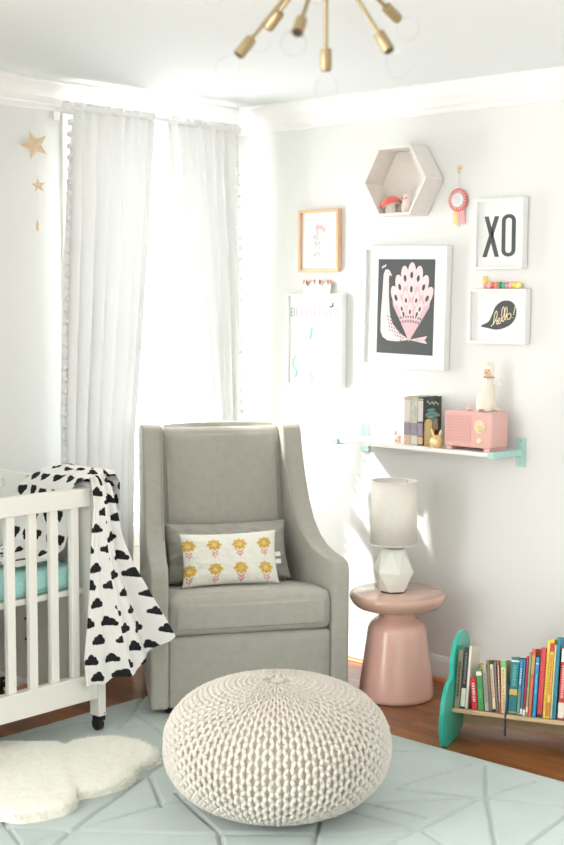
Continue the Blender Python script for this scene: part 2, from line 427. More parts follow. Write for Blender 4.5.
curtain('curtain', 'right white curtain with pompom edge, nearest the room corner', [(2.42, X(166,122)), (Z(172,200), X(172,200)), (Z(196,400), X(196,400)), (.015, X(200,600))],
        [(2.42, X(234,130)), (Z(238,300), X(238,300)), (.015, X(240,600))], 4, 11, [0, 1], M_curtain2)
rod = thing('curtain_rod', 'white curtain rod with ball finials under the crown moulding', 'curtain rod', (-.62, YC, 2.39))
xa, xb = ony(67, 104, YC).x+.62, ony(236, 130, YC).x+.62
obj('rod', MB().tube([(xa, 0, 0), (xb, 0, 0)], .011, 16), M_trim, rod)
for x_ in (xa, xb): obj('finial', MB().ball((x_, 0, 0), .024, 18, 12), M_trim, rod)
for x_ in (xa+.03, xb-.035):
    b = MB().box(x_-.008, x_+.008, .0, -YC-.012, -.006, .006); b.tube([(x_, -.004, -.02), (x_, .004, -.014), (x_, .008, 0)], .005, 8); b.box(x_-.016, x_+.016, -YC-.012, -YC-.001, -.04, .04)
    obj('rod_bracket', b, M_trim, rod, bevel=.002)

# ------------------------------------------------------------------ armchair
CH = Vector((-.886, -.934, RZ+.014)); CRZ = math.atan2(-.5958, .8031) + math.radians(3.0)
ch = thing('armchair', 'greige upholstered wingback glider armchair in the corner by the window', 'armchair', CH, CRZ)
PF = [(0, .010), (0, .520), (.006, .546), (.022, .562), (.05, .570), (.14, .577), (.23, .592), (.31, .622), (.385, .676), (.445, .752), (.492, .842), (.527, .935), (.553, 1.025), (.565, 1.052), (.59, 1.062), (.69, 1.062), (.728, 1.052), (.738, 1.02), (.690, .45), (.66, .010)]
for sgn, nm in ((-1, 'left'), (1, 'right')):
    p = MB()
    def xo(y): return .398 - .058*min(1,y/.6)
    n_ = len(PF)
    vs = [(sgn*xo(y), y, z) for y, z in PF] + [(sgn*(xo(y)-.071-.014*min(1,y/.6)*(1 if z>.3 else 0)), y, z) for y, z in PF]
    fs = [tuple(range(n_)), tuple(range(2*n_-1, n_-1, -1))] + [(i, (i+1) % n_, (i+1) % n_+n_, i+n_) for i in range(n_)]
    p.add(vs, fs); sp = obj('side_panel', p, M_fabric, ch, bevel=.014, seg=4)
    # seam of piping up the inner wing edge
    pp = MB().tube([(sgn*(xo(y)-.066-.014*min(1,y/.6)), y-.003 if z > .6 else y, z+.001) for y, z in PF[7:14]], .003, 6)
    obj('piping', pp, M_fabric, sp)
obj('front_panel', MB().rbox(-.325, .325, .012, .10, .010, .288, .012, puff=.004), M_fabric, ch)
obj('seat_cushion', MB().rbox(-.327, .327, .002, .56, .292, .435, .034, puff=.014, fn=lambda p: Vector((p.x, p.y, p.z + .016*min(1, max(0, (p.z-.36)/.07))*(1-(p.y/.62)) - .065*max(0, p.y-.06)/.56*min(1, max(0, (p.z-.30)/.08))))), M_fabric, ch)
def lean(p):
    k = (p.z-.36)/.68
    return Vector((p.x, p.y + .12*k + .012*math.cos(p.x*5)*(-1), p.z))
obj('back_cushion', MB().rbox(-.272, .272, .495, .605, .36, 1.048, .035, puff=.018, cen=14, fn=lambda p: (lambda q: q)(lean(p))), M_fabric, ch)
obj('back_shell', MB().rbox(-.27, .27, .60, .655, .02, .95, .012, fn=lambda p: Vector((p.x, p.y+.07*(p.z/1.0), p.z))), M_fabric, ch)
obj('base_box', MB().box(-.32, .32, .10, .62, .02, .29), M_fabric, ch)
for sx in (-.33, .33):
    for sy in (.06, .58): obj('foot', MB().lathe([(.02, -.0138 if (sx < 0 or sy < .3) else -.0138), (.024, .012)], 16, M=Matrix.Translation((sx*.95, sy, 0))), M_black, ch)

# throw pillows (own things)
def pillow(name, label, w_, h_, T, loc, rot, colfn, mt, nu=64, nv=44, seed=1, wr=.004):
    root = thing(name, label, 'pillow', loc, 0, rot=rot)
    mb = MB()
    def sh_(sgn):
        def f(u, v):
            a, b = 2*u-1, 2*v-1
            t_ = T*((1-a**4)*(1-b**4))**.5*(.62+.38*(1-a*a)*(1-b*b)) if abs(a) < 1 and abs(b) < 1 else 0
            x = w_/2*a*(1-.05*(1-b*b)) ; z = h_/2*b*(1-.07*(1-a*a))
            nz = wr*noise.noise(Vector((a*3.5+seed, b*3, sgn)))+wr*.5*noise.noise(Vector((a*9+seed, b*8, sgn)))
            return (x, sgn*(t_+(nz if t_ else 0)), z+h_/2)
        return f
    for sgn in (-1, 1): mb.grid(nu, nv, sh_(sgn), colfn=(lambda u, v, p: colfn(2*u-1, 2*v-1)) if colfn else None)
    return root, obj('pillow_cover', mb, mt, root, angle=180)
def chl(x, y, z): return CH + Matrix.Rotation(CRZ, 3, 'Z') @ Vector((x, y, z))
SEAT = .455+RZ
r1, c1 = pillow('throw_pillow', 'plain grey linen pillow behind the floral one, against the chair back', .52, .255, .055, chl(-.010, .355, SEAT-.036), (math.radians(-26), 0, CRZ), None, M_pillow, seed=5, wr=.012)
WHT = s2l((238, 238, 226)); MUS = s2l((220, 186, 98)); PNK = s2l((220, 150, 140)); DEEP = s2l((196, 140, 60))
def floral(a, b):
    X_, Y_ = a*.19, b*.103
    for i in range(4):
        for j in range(2):
            cx, cy = -.168+i*.103 + (.0), .052 - j*.098
            dx, dy = X_-cx, Y_-cy; r = math.hypot(dx*.92, dy*1.15); th = math.atan2(dy, dx)
            if r < .0255+.003*math.cos(8*th):
                if r < .008 and abs(math.sin(th*4)) > .6: return s2l((240, 214, 140))
                if .012 < r < .020 and math.sin(7*th) > .72: return DEEP
                return MUS
            dy2 = dy+.041
            if abs(dx) < .0016 and -.014 < dy2 < .014: return PNK
            for k in (0, .011):
                if abs(abs(dx)*.9-(dy2-k+.006)) < .0034 and .002 < abs(dx) < .013: return PNK
    return WHT
r2, c2 = pillow('lumbar_pillow', 'white lumbar pillow printed with mustard flowers on the armchair seat', .395, .218, .05, chl(-.038, .205, SEAT-.024), (math.radians(-20), math.radians(-1.0), CRZ-.05), floral, M_vcol, nu=150, nv=90, seed=2, wr=.004)
for z_ in (.118, .088): obj('care_tag', MB().box(.188, .21, -.006, -.004, z_-.009, z_+.009), M_paper, r2, label='white fabric tag')

# ------------------------------------------------------------------ knitted pouf
pc = onz(277, 745, .222); A_, C_ = .352, .201
pf = thing('pouf', 'round chunky knitted cream pouf in front of the armchair', 'pouf', (pc.x, pc.y, RZ))
core = MB(); prof = []
def pshape(t):   # t 0 bottom .. 1 top -> (r, z, tilt)
    a = -PI/2 + PI*t; ca, sa = math.cos(a), math.sin(a)
    r = A_*(abs(ca)**.80); z = C_*math.copysign(abs(sa)**.90, sa)
    return r, z+C_+.012
for i in range(41): prof.append(pshape(i/40))
core.lathe([(max(r-.006, 0), z) for r, z in prof], 64); obj('pouf_core', core, M_core, pf)
# stitches walked along the meridian at equal steps
mer = [pshape(i/600) for i in range(601)]; arc = [0]
for a, b in zip(mer[:-1], mer[1:]): arc.append(arc[-1]+math.hypot(a[0]-b[0], a[1]-b[1]))
step = .0175; rows = int(arc[-1]/step); kn = MB(); NC = 104
unit = MB().ball((0, 0, 0), 1, 6, 4); uv_, uf_ = unit.v, unit.f
k0 = 0
for j in range(3, rows-1):
    s_ = j*step
    while arc[k0] < s_: k0 += 1
    r, z = mer[k0]; r_, z_ = mer[min(600, k0+4)]; rp, zp = mer[max(0, k0-4)]
    tz = Vector((r_-rp, 0, z_-zp)).normalized(); nrm = Vector((tz.z, 0, -tz.x))
    wd = 2*PI*r/NC
    if z < .004+RZ: continue
    colstep = 1
    if wd < .0062: colstep = 2
    if wd < .0031: colstep = 4
    if wd < .0022: continue
    for k in range(0, NC, colstep):
        th = 2*PI*(k+.5*colstep)/NC; w1 = wd*colstep
        zig = 1 if (k//colstep + j) % 2 else -1
        rad = Vector((math.cos(th), math.sin(th), 0)); tan = Vector((-math.sin(th), math.cos(th), 0))
        T = rad*tz.x + Vector((0, 0, tz.z)); Nn = rad*nrm.x + Vector((0, 0, nrm.z))
        c_ = rad*r + Vector((0, 0, z)) + tan*(zig*w1*.10) + T*(zig*0) + Nn*(R.uniform(-.001, .001))
        ang = zig*.42 + R.uniform(-.08, .08)
        d1 = (T*math.cos(ang)+tan*math.sin(ang)); d2 = (tan*math.cos(ang)-T*math.sin(ang))
        l1, l2, l3 = step*.78, min(w1*.40, .0080), .0085
        kn.add([c_ + d1*(q[0]*l1) + d2*(q[1]*l2) + Nn*(q[2]*l3) for q in uv_], uf_)
obj('knit_cover', kn, M_cord, pf, angle=180)
# gathered crown button of cord
obj('crown_gather', MB().lathe([(0, 2*C_+.004), (.014, 2*C_+.010), (.02, 2*C_+.014), (.018, 2*C_+.019), (.006, 2*C_+.016), (0, 2*C_+.014)], 20), M_cord, pf)

# ------------------------------------------------------------------ side table and lamp
TX, TY = -.308, -1.203; TZ = .435
tb = thing('side_table', 'blush pink ceramic mushroom-shaped side table beside the armchair', 'side table', (TX, TY, 0))
obj('pedestal', MB().lathe([(.0, 0), (.145, 0), (.152, .006), (.153, .02), (.147, .08), (.136, .16), (.125, .24), (.119, .285), (.110, .305), (.094, .320), (.079, .331), (.072, .342), (.075, .355), (.09, .367), (.0, .369)], 72), M_pink, tb, angle=60)
tt_ = MB().lathe([(.0, .363), (.09, .363), (.14, .368), (.172, .379), (.188, .396), (.195, .413), (.195, .425), (.190, .432), (.183, TZ), (.0, TZ)], 72)
obj('tabletop', tt_, mat('table_top_glaze', (206, 168, 150), .16, coat=.6), tb, angle=60)
lp = onz(397, 592, TZ); lp = Vector((TX-.010, TY+.015, TZ))
lm = thing('table_lamp', 'small lamp with linen drum shade on the pink side table', 'lamp', lp)
def ring(r, z, off, n=7): return [(r*math.cos(2*PI*(k+off)/n), r*math.sin(2*PI*(k+off)/n), z) for k in range(n)]
gb = MB(); n = 6
vs = ring(.058, .006, .42, 6) + ring(.084, .084, .92, 6) + ring(.050, .180, .42, 6)
fs = [tuple(range(n-1, -1, -1)), tuple(range(2*n, 3*n))]
for k in range(n):
    k2 = (k+1) % n
    fs += [(k, k2, n+k), (k2, n+k2, n+k), (n+k, n+k2, 2*n+k2), (n+k, 2*n+k2, 2*n+k)]
gb.add(vs, fs); obj('lamp_base', gb, M_ceramic, lm, smooth=False)
obj('base_pad', MB().lathe([(.0, .0), (.05, .0), (.05, .007), (0, .007)], 24), M_dark, lm)
obj('lamp_stem', MB().lathe([(.016, .176), (.016, .184), (.008, .188), (.008, .25), (.012, .252), (.012, .29), (0, .29)], 20), M_steel, lm)
sd = MB().lathe([(.0935, .197), (.091, .455)], 72); sd.f = sd.f[:72]; sd.mi = sd.mi[:72]
obj('lamp_shade', sd, M_linen, lm, solid=.002)
for r_, z_ in ((.0935, .1985), (.091, .4535)): obj('shade_rim', MB().tube([(r_*math.cos(a*PI/24), r_*math.sin(a*PI/24), z_) for a in range(49)], .0025, 6, cap=False), M_linen, lm)
sp_ = MB()
for k in range(3): a = 2*PI*k/3; sp_.tube([(0, 0, .29), (.0895*math.cos(a), .0895*math.sin(a), .445)], .0015, 5)
obj('shade_spider', sp_, M_steel, lm); obj('bulb', MB().ball((0, 0, .325), (.03, .03, .038)), M_paper, lm)

# ------------------------------------------------------------------ crib
cb = thing('crib', 'cream painted wooden crib with slatted side at the left edge', 'crib', (-1.47, -.69, 0))
cx, cy = -1.47, -.69
def cobj(nm, mb, mt=M_crib, **k):
    mb.v = [(a-cx, b-cy, c) for a, b, c in mb.v]; return obj(nm, mb, mt, cb, **k)
XL = -2.85
YF0, YF1 = -.70, -.66
# near end panel with rounded handle slot
ex0, ex1 = -1.492, -1.466; yb = -.035
ring_o = [(-.694, .14), (yb, .14), (yb, .925), (yb-.02, .947), (-.68, .947), (-.694, .93)]
def slot(y0, y1, z0, z1, n=6):
    r = (z1-z0)/2; c = [(y0+r, (z0+z1)/2), (y1-r, (z0+z1)/2)]
    return [(c[0][0]+r*math.cos(a), c[0][1]+r*math.sin(a)) for a in [PI/2+PI*k/n for k in range(n+1)]] + [(c[1][0]+r*math.cos(a), c[1][1]+r*math.sin(a)) for a in [-PI/2+PI*k/n for k in range(n+1)]]
S0 = slot(-.185, -.075, .880, .922)
ep = MB()
# panel split into strips round the slot so that it is a true hole
ep.prism([(-.694, .14), (yb, .14), (yb, .87), (-.694, .87)], ex0, ex1, 'x')
ep.prism([(-.694, .87), (-.195, .87), (-.195, .947), (-.68, .947), (-.694, .93)], ex0, ex1, 'x')
half = len(S0)//2
lo = [(-.195, .87), (-.06, .87), (-.06, .901)] + [p for p in S0[half:] if p[1] <= .9015][::-1] + [p for p in S0[:half] if p[1] <= .9015][::-1] + [(-.195, .901)]
hi = [(-.195, .947), (-.195, .901)] + [p for p in S0[:half] if p[1] >= .9005][::-1] + [p for p in S0[half:] if p[1] >= .9005][::-1] + [(-.06, .901), (-.06, .947)]
ep.prism(lo, ex0, ex1, 'x'); ep.prism(hi, ex0, ex1, 'x')
ep.prism([(-.06, .87), (yb, .87), (yb, .925), (yb-.02, .947), (-.06, .947)], ex0, ex1, 'x')
cobj('end_panel', ep, smooth=False)
fe = MB().prism(ring_o, XL-.03, XL, 'x'); cobj('end_panel', fe, bevel=.003)
for (x0, x1) in ((-1.478, -1.405), (XL-.05, XL+.02)):
    for (y0, y1) in ((-.705, -.65), (-.075, -.03)):
        if x0 < -2: z0 = .07
        else: z0 = .07
        if x0 > -2: x0, x1 = (-1.466, -1.432)
        cobj('post', MB().box(x0, x1, y0, y1, z0, .93 if y0 < -.5 else .93), bevel=.004)
for y0, y1 in ((YF0, YF1), (-.07, -.035)):
    cobj('top_rail', MB().box(XL, -1.492, y0, y1, .863, .931), bevel=.005)
    cobj('bottom_rail', MB().box(XL, -1.492 if y0 > -.5 else -1.466, y0, y1, .140, .236), bevel=.004)
    x = -1.560
    k = 0
    while x > XL+.04:
        cobj('slat', MB().box(x-.0175, x+.0175, y0+.009, y1-.009, .236, .863), bevel=.003); x -= .0945
for (xx, yy) in ((-1.449, -.677), (-1.449, -.055), (XL-.015, -.677), (XL-.015, -.055)):
    zf = RZ if yy < -.479 else 0
    g = MB().box(xx-.006, xx+.016, yy-.026, yy+.012, .052, .096); g.box(xx-.018, xx-.0135, yy-.012, yy+.012, .024, .062); g.box(xx+.0135, xx+.018, yy-.012, yy+.012, .024, .062); g.box(xx-.018, xx+.018, yy-.012, yy+.012, .056, .068)
    g.v = [(a-cx, b-cy, c) for a, b, c in g.v]; cf = obj('caster', g, M_black, cb, bevel=.002)
    wl = MB().lathe([(0, -.012), (.022, -.012), (.025, -.009), (.025, .009), (.022, .012), (0, .012)], 28, M=Matrix.Translation((xx-cx, yy-cy, .025+zf)) @ Matrix.Rotation(PI/2, 4, 'Y'))
    obj('wheel', wl, M_black, cf)
    obj('screw', MB().lathe([(.005, 0), (.004, .002), (0, .0025)], 12, M=Matrix.Translation((xx-cx+.008, yy-cy-.026, .080)) @ Matrix.Rotation(PI/2, 4, 'X')), M_steel, cf)
cobj('mattress_support', MB().box(XL, -1.495, -.655, -.075, .535, .556), bevel=.002)
hl = MB()
for y_ in (-.45, -.30):
    for z_ in (.30, .38, .46): hl.lathe([(0, 0), (.005, 0), (.005, .0015), (0, .0015)], 10, M=Matrix.Translation((-1.4925, y_, z_)) @ Matrix.Rotation(-PI/2, 4, 'Y'))
cobj('screw_hole_disc', hl, M_dark)  # flat dark discs: shade inside the open screw holes, put in as colour
mt_ = thing('crib_mattress', 'mattress with aqua fitted sheet lying inside the crib', 'mattress', ((XL-1.5)/2, -.365, .556))
obj('fitted_sheet', MB().rbox((XL+1.5)/2+.01, -(XL+1.5)/2-.01, -.285, .285, .001, .090, .025, puff=.008, cen=20), M_mattress, mt_)

# muslin blanket with clouds
BW = s2l((238, 238, 234)); BK = s2l((22, 22, 26))
def cloudf(x, y):   # unit cloud, flat bottom, about 2 wide
    if y < -.34 or y > .75 or abs(x) > 1: return False
    for a, b, r in ((-.62, -.06, .30), (-.12, .20, .46), (.34, .10, .36), (.68, -.10, .25)):
        if (x-a)**2 + (y-b)**2 < r*r: return True
    return y < -.02 and abs(x) < .78
def clouds(u, v, seed=0):
    row = math.floor(v/.068); fv = v/.068-row; rr = random.Random(int(row)*17+seed); off = (row % 2)*.042 + rr.uniform(-.008, .008)
    c = math.floor((u+off)/.084); fu = (u+off)/.084-c; rr = random.Random(int(c)*101+int(row)*13+seed)
    s_ = rr.uniform(.026, .033); fl = rr.choice((-1, 1)); dx = ((fu-.5)*.084+rr.uniform(-.006, .006))*fl; dy = (fv-.45)*.068+rr.uniform(-.005, .005)
    a = rr.uniform(-.15, .15); dx, dy = dx*math.cos(a)-dy*math.sin(a), dx*math.sin(a)+dy*math.cos(a)
    return BK if cloudf(dx/s_, dy/(s_*1.22)) else BW
bl = MB()
LE = [(90,477),(92,490),(93,505),(90,540),(88,590),(85,630),(82,660),(84,686)]
RE = [(103,473),(110,486),(114,505),(120,535),(129,560),(146,590),(159,612),(171,634)]
def pl(L, t):
    x = t*(len(L)-1); i = min(int(x), len(L)-2); f = x-i; return (L[i][0]+(L[i+1][0]-L[i][0])*f, L[i][1]+(L[i+1][1]-L[i][1])*f)
def hang(u, v):
    a, b = pl(LE, v), pl(RE, v)
    A = ony(a[0], a[1], -.728); B = ony(b[0], b[1], -.735-.105*v); p = A.lerp(B, u)
    sag = math.sin(PI*min(1, u))*.045*v**3; p.z -= sag
    amp = .005 + .022*v*min(1, max(.25, (u-.15)*2.2))
    f = math.sin(2*PI*(1.9*u+.15) + .8*v) + .45*math.sin(2*PI*(4.3*u) + 2.2*v)
    p.y += -amp*f*(.25+.75*min(1, u*3))*(1 if u > .02 else .6) - .012*v
    p.y = min(p.y, -.711 - .095*v*max(0, (u-.35)/.65))
    p.z += .004*math.sin(u*23)*v
    return p
def hcol(u, v, p):
    o_ = (.035 if u > .47 else 0)
    uu = p[0]+1.5 + .02*u + o_; vv = p[2] + (.03 if u > .47 else 0) + (.25*(u-.47)*(p[0]+1.4) if u > .47 else 0)
    return clouds(uu, vv, 3)
bl.grid(190, 360, hang, colfn=hcol)
PB = [(-1.392, .84), (-1.388, .90), (-1.392, .945), (-1.412, .975), (-1.445, .990), (-1.485, .988), (-1.515, .965), (-1.528, .92), (-1.532, .85), (-1.540, .77), (-1.565, .70), (-1.62, .668), (-1.70, .663), (-1.78, .662)]
def drape(u, v):
    x, z = pl(PB, v); y0 = -.728 if v < .5 else -.635; y0 = -.735 + .10*min(1, max(0, (v-.40)/.14))
    y1 = -.42 if v < .36 else -.42 + .12*min(1, (v-.36)/.25)
    y = y0 + (y1-y0)*u
    wv = math.sin(u*11+v*3)*.007 + math.sin(u*23-v*5)*.003 + .006*noise.noise(Vector((u*5, v*7, 2)))
    top = max(0, 1-abs(v-.33)/.25)
    # taper the roll towards its far edge and round it at the front edge
    z -= .035*max(0, (u-.75)/.25)**2*top
    z -= .012*max(0, (.12-u)/.12)**2*top
    if v < .62: x += (wv+.007)*(1 if v < .25 else -1 if v > .45 else 0); z += abs(wv)*top*1.2
    else: z += abs(wv)*1.2 + .002
    if v < .28: x = max(x, -1.401)
    return (x, y, z)
def dcol(u, v, p): return clouds(u*.40, v*.78, 9)
bl.grid(150, 240, drape, colfn=dcol)
b0 = Vector((-1.45, -.70, .93)); bl.v = [tuple(Vector(q)-b0) for q in bl.v]
bo = obj('muslin_blanket', bl, M_vcol, angle=180); bo.location = b0
tag(bo, 'white muslin blanket with black clouds draped over the crib corner', 'blanket')

# ------------------------------------------------------------------ things on the right wall
WR = -PI/2
def wloc(y, z, d=0): return (-d, y, z)      # local X = along the wall to the right, local -Y = into the room
def frame(name, label, px4, depth, bw, fm, mats_, draw, tilt=0, mat_in=None, rot_extra=0):
    P = [onx(u, v, -depth) for u, v in px4]; y0 = sum(p.y for p in P)/4; z0 = sum(p.z for p in P)/4
    w_ = (P[0].y+P[3].y-P[1].y-P[2].y)/2; h_ = (P[0].z+P[1].z-P[2].z-P[3].z)/2
    f = thing(name, label, 'picture frame', (0, y0, z0), 0, 'framed prints on the right wall', rot=(0, math.radians(tilt), WR))
    b = MB(); D = depth; e = .002
    for x0, x1, z0_, z1_ in ((-w_/2, -w_/2+bw, -h_/2, h_/2), (w_/2-bw, w_/2, -h_/2, h_/2), (-w_/2+bw, w_/2-bw, h_/2-bw, h_/2), (-w_/2+bw, w_/2-bw, -h_/2, -h_/2+bw)):
        b.box(x0, x1, -D, -e, z0_, z1_)
    obj('frame_border', b, fm, f, bevel=.0015, seg=2)
    inn = D-.014
    pr = obj('print', MB().box(-w_/2+bw, w_/2-bw, -inn, -e-.001, -h_/2+bw, h_/2-bw), mats_, f, smooth=False)
    if draw: draw(f, w_, h_, -inn)
    return f, w_, h_
def flat(name, polys, y, mt, parent, th=.0006):
    b = MB()
    for pg in polys: b.prism(pg, y-th, y-.0001, 'y')
    return obj(name, b, mt, parent, smooth=False)
def ell(cx, cy, rx, ry, ang=0, n=18):
    return [(cx+rx*math.cos(t)*math.cos(ang)-ry*math.sin(t)*math.sin(ang), cy+rx*math.cos(t)*math.sin(ang)+ry*math.sin(t)*math.cos(ang)) for t in [2*PI*k/n for k in range(n)]]

# peacock
def peacock(f, w_, h_, y):
    # crop frame coordinates: dark sheet (78,422)-(278,758); outer frame 282 x ~ 430
    sw, shh = .58*w_*1.17, .56*h_*1.33; ox, oz = .004, .002
    DW, DH = w_*.676, h_*.780
    def T(a, b): return ((a-178)/200*DW+ox, -(b-590)/336*DH+oz)
    def P(l): return [T(*q) for q in l]
    k = DW/200
    sheet = flat('dark_sheet', [P([(78,422),(278,422),(278,758),(78,758)])], y, M_char, f)
    y1 = y-.0006
    flat('peacock_body', [P([(98,475),(104,460),(114,458),(121,466),(129,482),(119,478),(117,490),(119,560),(124,615),(134,650),(160,682),(193,706),(170,712),(150,714),(118,712),(100,700),(92,680),(91,630),(95,550)]),
        P([(195,706),(258,690),(250,704),(258,718)]), P([(90,452),(97,443),(99,447),(94,456)]), P([(98,447),(105,440),(107,444),(101,452)])], y1, M_ppink, sheet)
    fan = [(195,712),(134,585),(131,545),(150,500),(175,465),(200,452),(226,465),(250,505),(268,545),(262,590)]
    flat('tail_fan', [P(fan)], y1, mat('tail_pink', (220, 186, 190), .8), sheet)
    fe_, ey, ed = [], [], []
    for (a, b) in ((143,552),(156,513),(175,482),(199,470),(223,482),(243,513),(257,552),(180,560),(218,560),(165,590),(199,520),(232,590),(172,608),(196,600),(222,608)):
        ang = math.atan2(-(b-712)*(DH/336), (a-195)*k) - PI/2; c = T(a, b)
        rx, ry = (14*k, 30*k) if b < 555 else (10*k, 22*k)
        fe_.append(ell(c[0], c[1], rx, ry, ang)); d_ = Vector((math.sin(ang)*-1, math.cos(ang)))*(-6*k)
        ey.append(ell(c[0]+d_.x, c[1]+d_.y, rx*.36, ry*.32, ang, 12))
    for q in range(len(fe_)): flat('feather', [fe_[q]], y1-.0006-.00012*(q % 5), M_ppink, sheet); 
    for q in ey: flat('feather_eye', [q], y1-.0019, M_char, sheet)
    dots = []
    for r_, nn in ((72, 8), (88, 10)):
        for i in range(nn):
            a = math.radians(66+48*i/(nn-1)); c = T(195+r_*1.08*math.cos(a), 712-r_*math.sin(a)); dots.append(ell(c[0], c[1], 2.2*k, 3.5*k, a-PI/2, 8))
    for i in range(6):
        for j in range(7):
            a, b = 118+i*9+j*2, 625+j*12+i*3
            if b < 640+ (a-118)*.9+30 and a < 130+(b-620)*.7: c = T(a, b); dots.append(ell(c[0], c[1], 1.8*k, 2.6*k, .4, 8))
    c = T(116, 470); dots.append(ell(c[0]-.0, c[1], 1.6*k, 1.6*k, 0, 8))
    for i in range(6): c0, c1 = T(218+i*6, 699), T(221+i*6, 710); dots.append([(c0[0], c0[1]), (c0[0]+.0012, c0[1]), (c1[0]+.0012, c1[1]), (c1[0], c1[1])])
    flat('ink_dots', dots, y1-.0018, M_char, sheet)
    flat('gold_base', [P([(185,690),(195,712),(205,690),(195,684)])], y1-.002, mat('tan_ink', (216, 190, 180), .8), sheet)
frame('framed_print', 'large white framed print of a pink peacock on charcoal, above the wall shelf', [(363.5,248),(447,244),(443.8,371),(360.3,365)], .04, .016, M_frame, M_paper, peacock, tilt=1.1)

def xo(f, w_, h_, y):
    def T(a, b): return ((a-281)/322*w_, -(b-312)/505*h_)
    fl = [[T(178,185),T(206,185),T(279,474),T(250,474)], [T(247,185),T(276,185),T(197,474),T(168,474)]]
    l1 = flat('letter_x', fl[:1]+fl[1:], y, M_char, f)
    def stad(cx_, cz0, cz1, r): return [T(cx_+r*math.cos(a), cz0-r*math.sin(a)) for a in [PI*k/10 for k in range(11)]] + [T(cx_-r*math.cos(a), cz1+r*math.sin(a)) for a in [PI*k/10 for k in range(11)]]
    o_ = stad(340, 220, 428, 46); i_ = stad(340, 220, 428, 20); b = MB(); n = len(o_)
    for yy in (y-.0006,): b.add([(q[0], yy, q[1]) for q in o_]+[(q[0], yy, q[1]) for q in i_], [(k, (k+1) % n, (k+1) % n+n, k+n) for k in range(n)])
    b.add([(q[0], y-.0001, q[1]) for q in o_]+[(q[0], y-.0006, q[1]) for q in o_], [(k, (k+1) % n, (k+1) % n+n, k+n) for k in range(n)])
    obj('letter_o', b, M_char, f, smooth=False)
frame('framed_print', 'white framed print with tall charcoal letters XO, upper right', [(474.5,199),(522.6,197),(522.4,271),(473,268)], .04, .012, M_frame, M_paper, xo)

def hello(f, w_, h_, y):
    def T(a, b): return ((a-252)/415*w_, -(b-334)/388*h_)
    pgc = catmull([Vector((*T(*q), 0)) for q in [(130,403),(185,372),(212,320),(235,265),(275,230),(320,222),(360,238),(382,280),(380,335),(352,383),(300,415),(240,428),(180,417)]], 5)
    bb = flat('speech_bubble', [[(q.x, q.y) for q in pgc]], y, M_char, f)
    b = MB()
    for st in ([(205,405),(232,372),(249,325),(243,296),(230,325),(222,392)], [(222,392),(238,362),(248,368),(246,388),(258,382)], [(255,372),(269,358),(262,345),(253,365),(262,386),(277,372)],
               [(277,372),(299,315),(296,266),(283,292),(281,352),(293,370)], [(293,370),(319,312),(317,268),(305,292),(304,345),(315,358)],
               [(334,312),(319,328),(322,349),(336,352),(348,335),(344,314),(334,312)], [(376,262),(366,322)], [(363,338),(362,343)]):
        c = catmull([Vector((T(*q)[0], y-.0012, T(*q)[1])) for q in st], 5, False) if len(st) > 2 else [Vector((T(*q)[0], y-.0012, T(*q)[1])) for q in st]
        b.tube(c, .0019, 6)
    obj('hello_lettering', b, M_cream, bb)
hf, hw, hh = frame('framed_print', 'white framed print with a hello speech bubble, below the XO print', [(468,290),(525,287.5),(525.3,345),(467,343)], .04, .012, M_frame, M_paper, hello)

def blossom(f, w_, h_, y):
    mp, mg = mat('faint_pink_ink', (222, 186, 186), .8), mat('faint_grey_ink', (200, 203, 201), .8)
    a, b = [], []
    rr = random.Random(4)
    for i in range(16):
        cx_, cz = rr.uniform(-.035, .03), rr.uniform(-.07, .075)
        (a if i % 2 else b).append(ell(cx_, cz, rr.uniform(.005, .012), rr.uniform(.007, .014), rr.uniform(0, 3), 10))
    for i, pgs in enumerate(a): flat('pink_petal', [pgs], y-.00005*i, mp, f)
    for i, pgs in enumerate(b): flat('grey_petal', [pgs], y-.00005*i-.0002, mg, f)
frame('framed_print', 'small oak framed pale print, highest picture on the left side of the wall', [(298,210),(338,209),(337.5,272),(298,272)], .028, .013, M_frwood, M_paper, blossom)

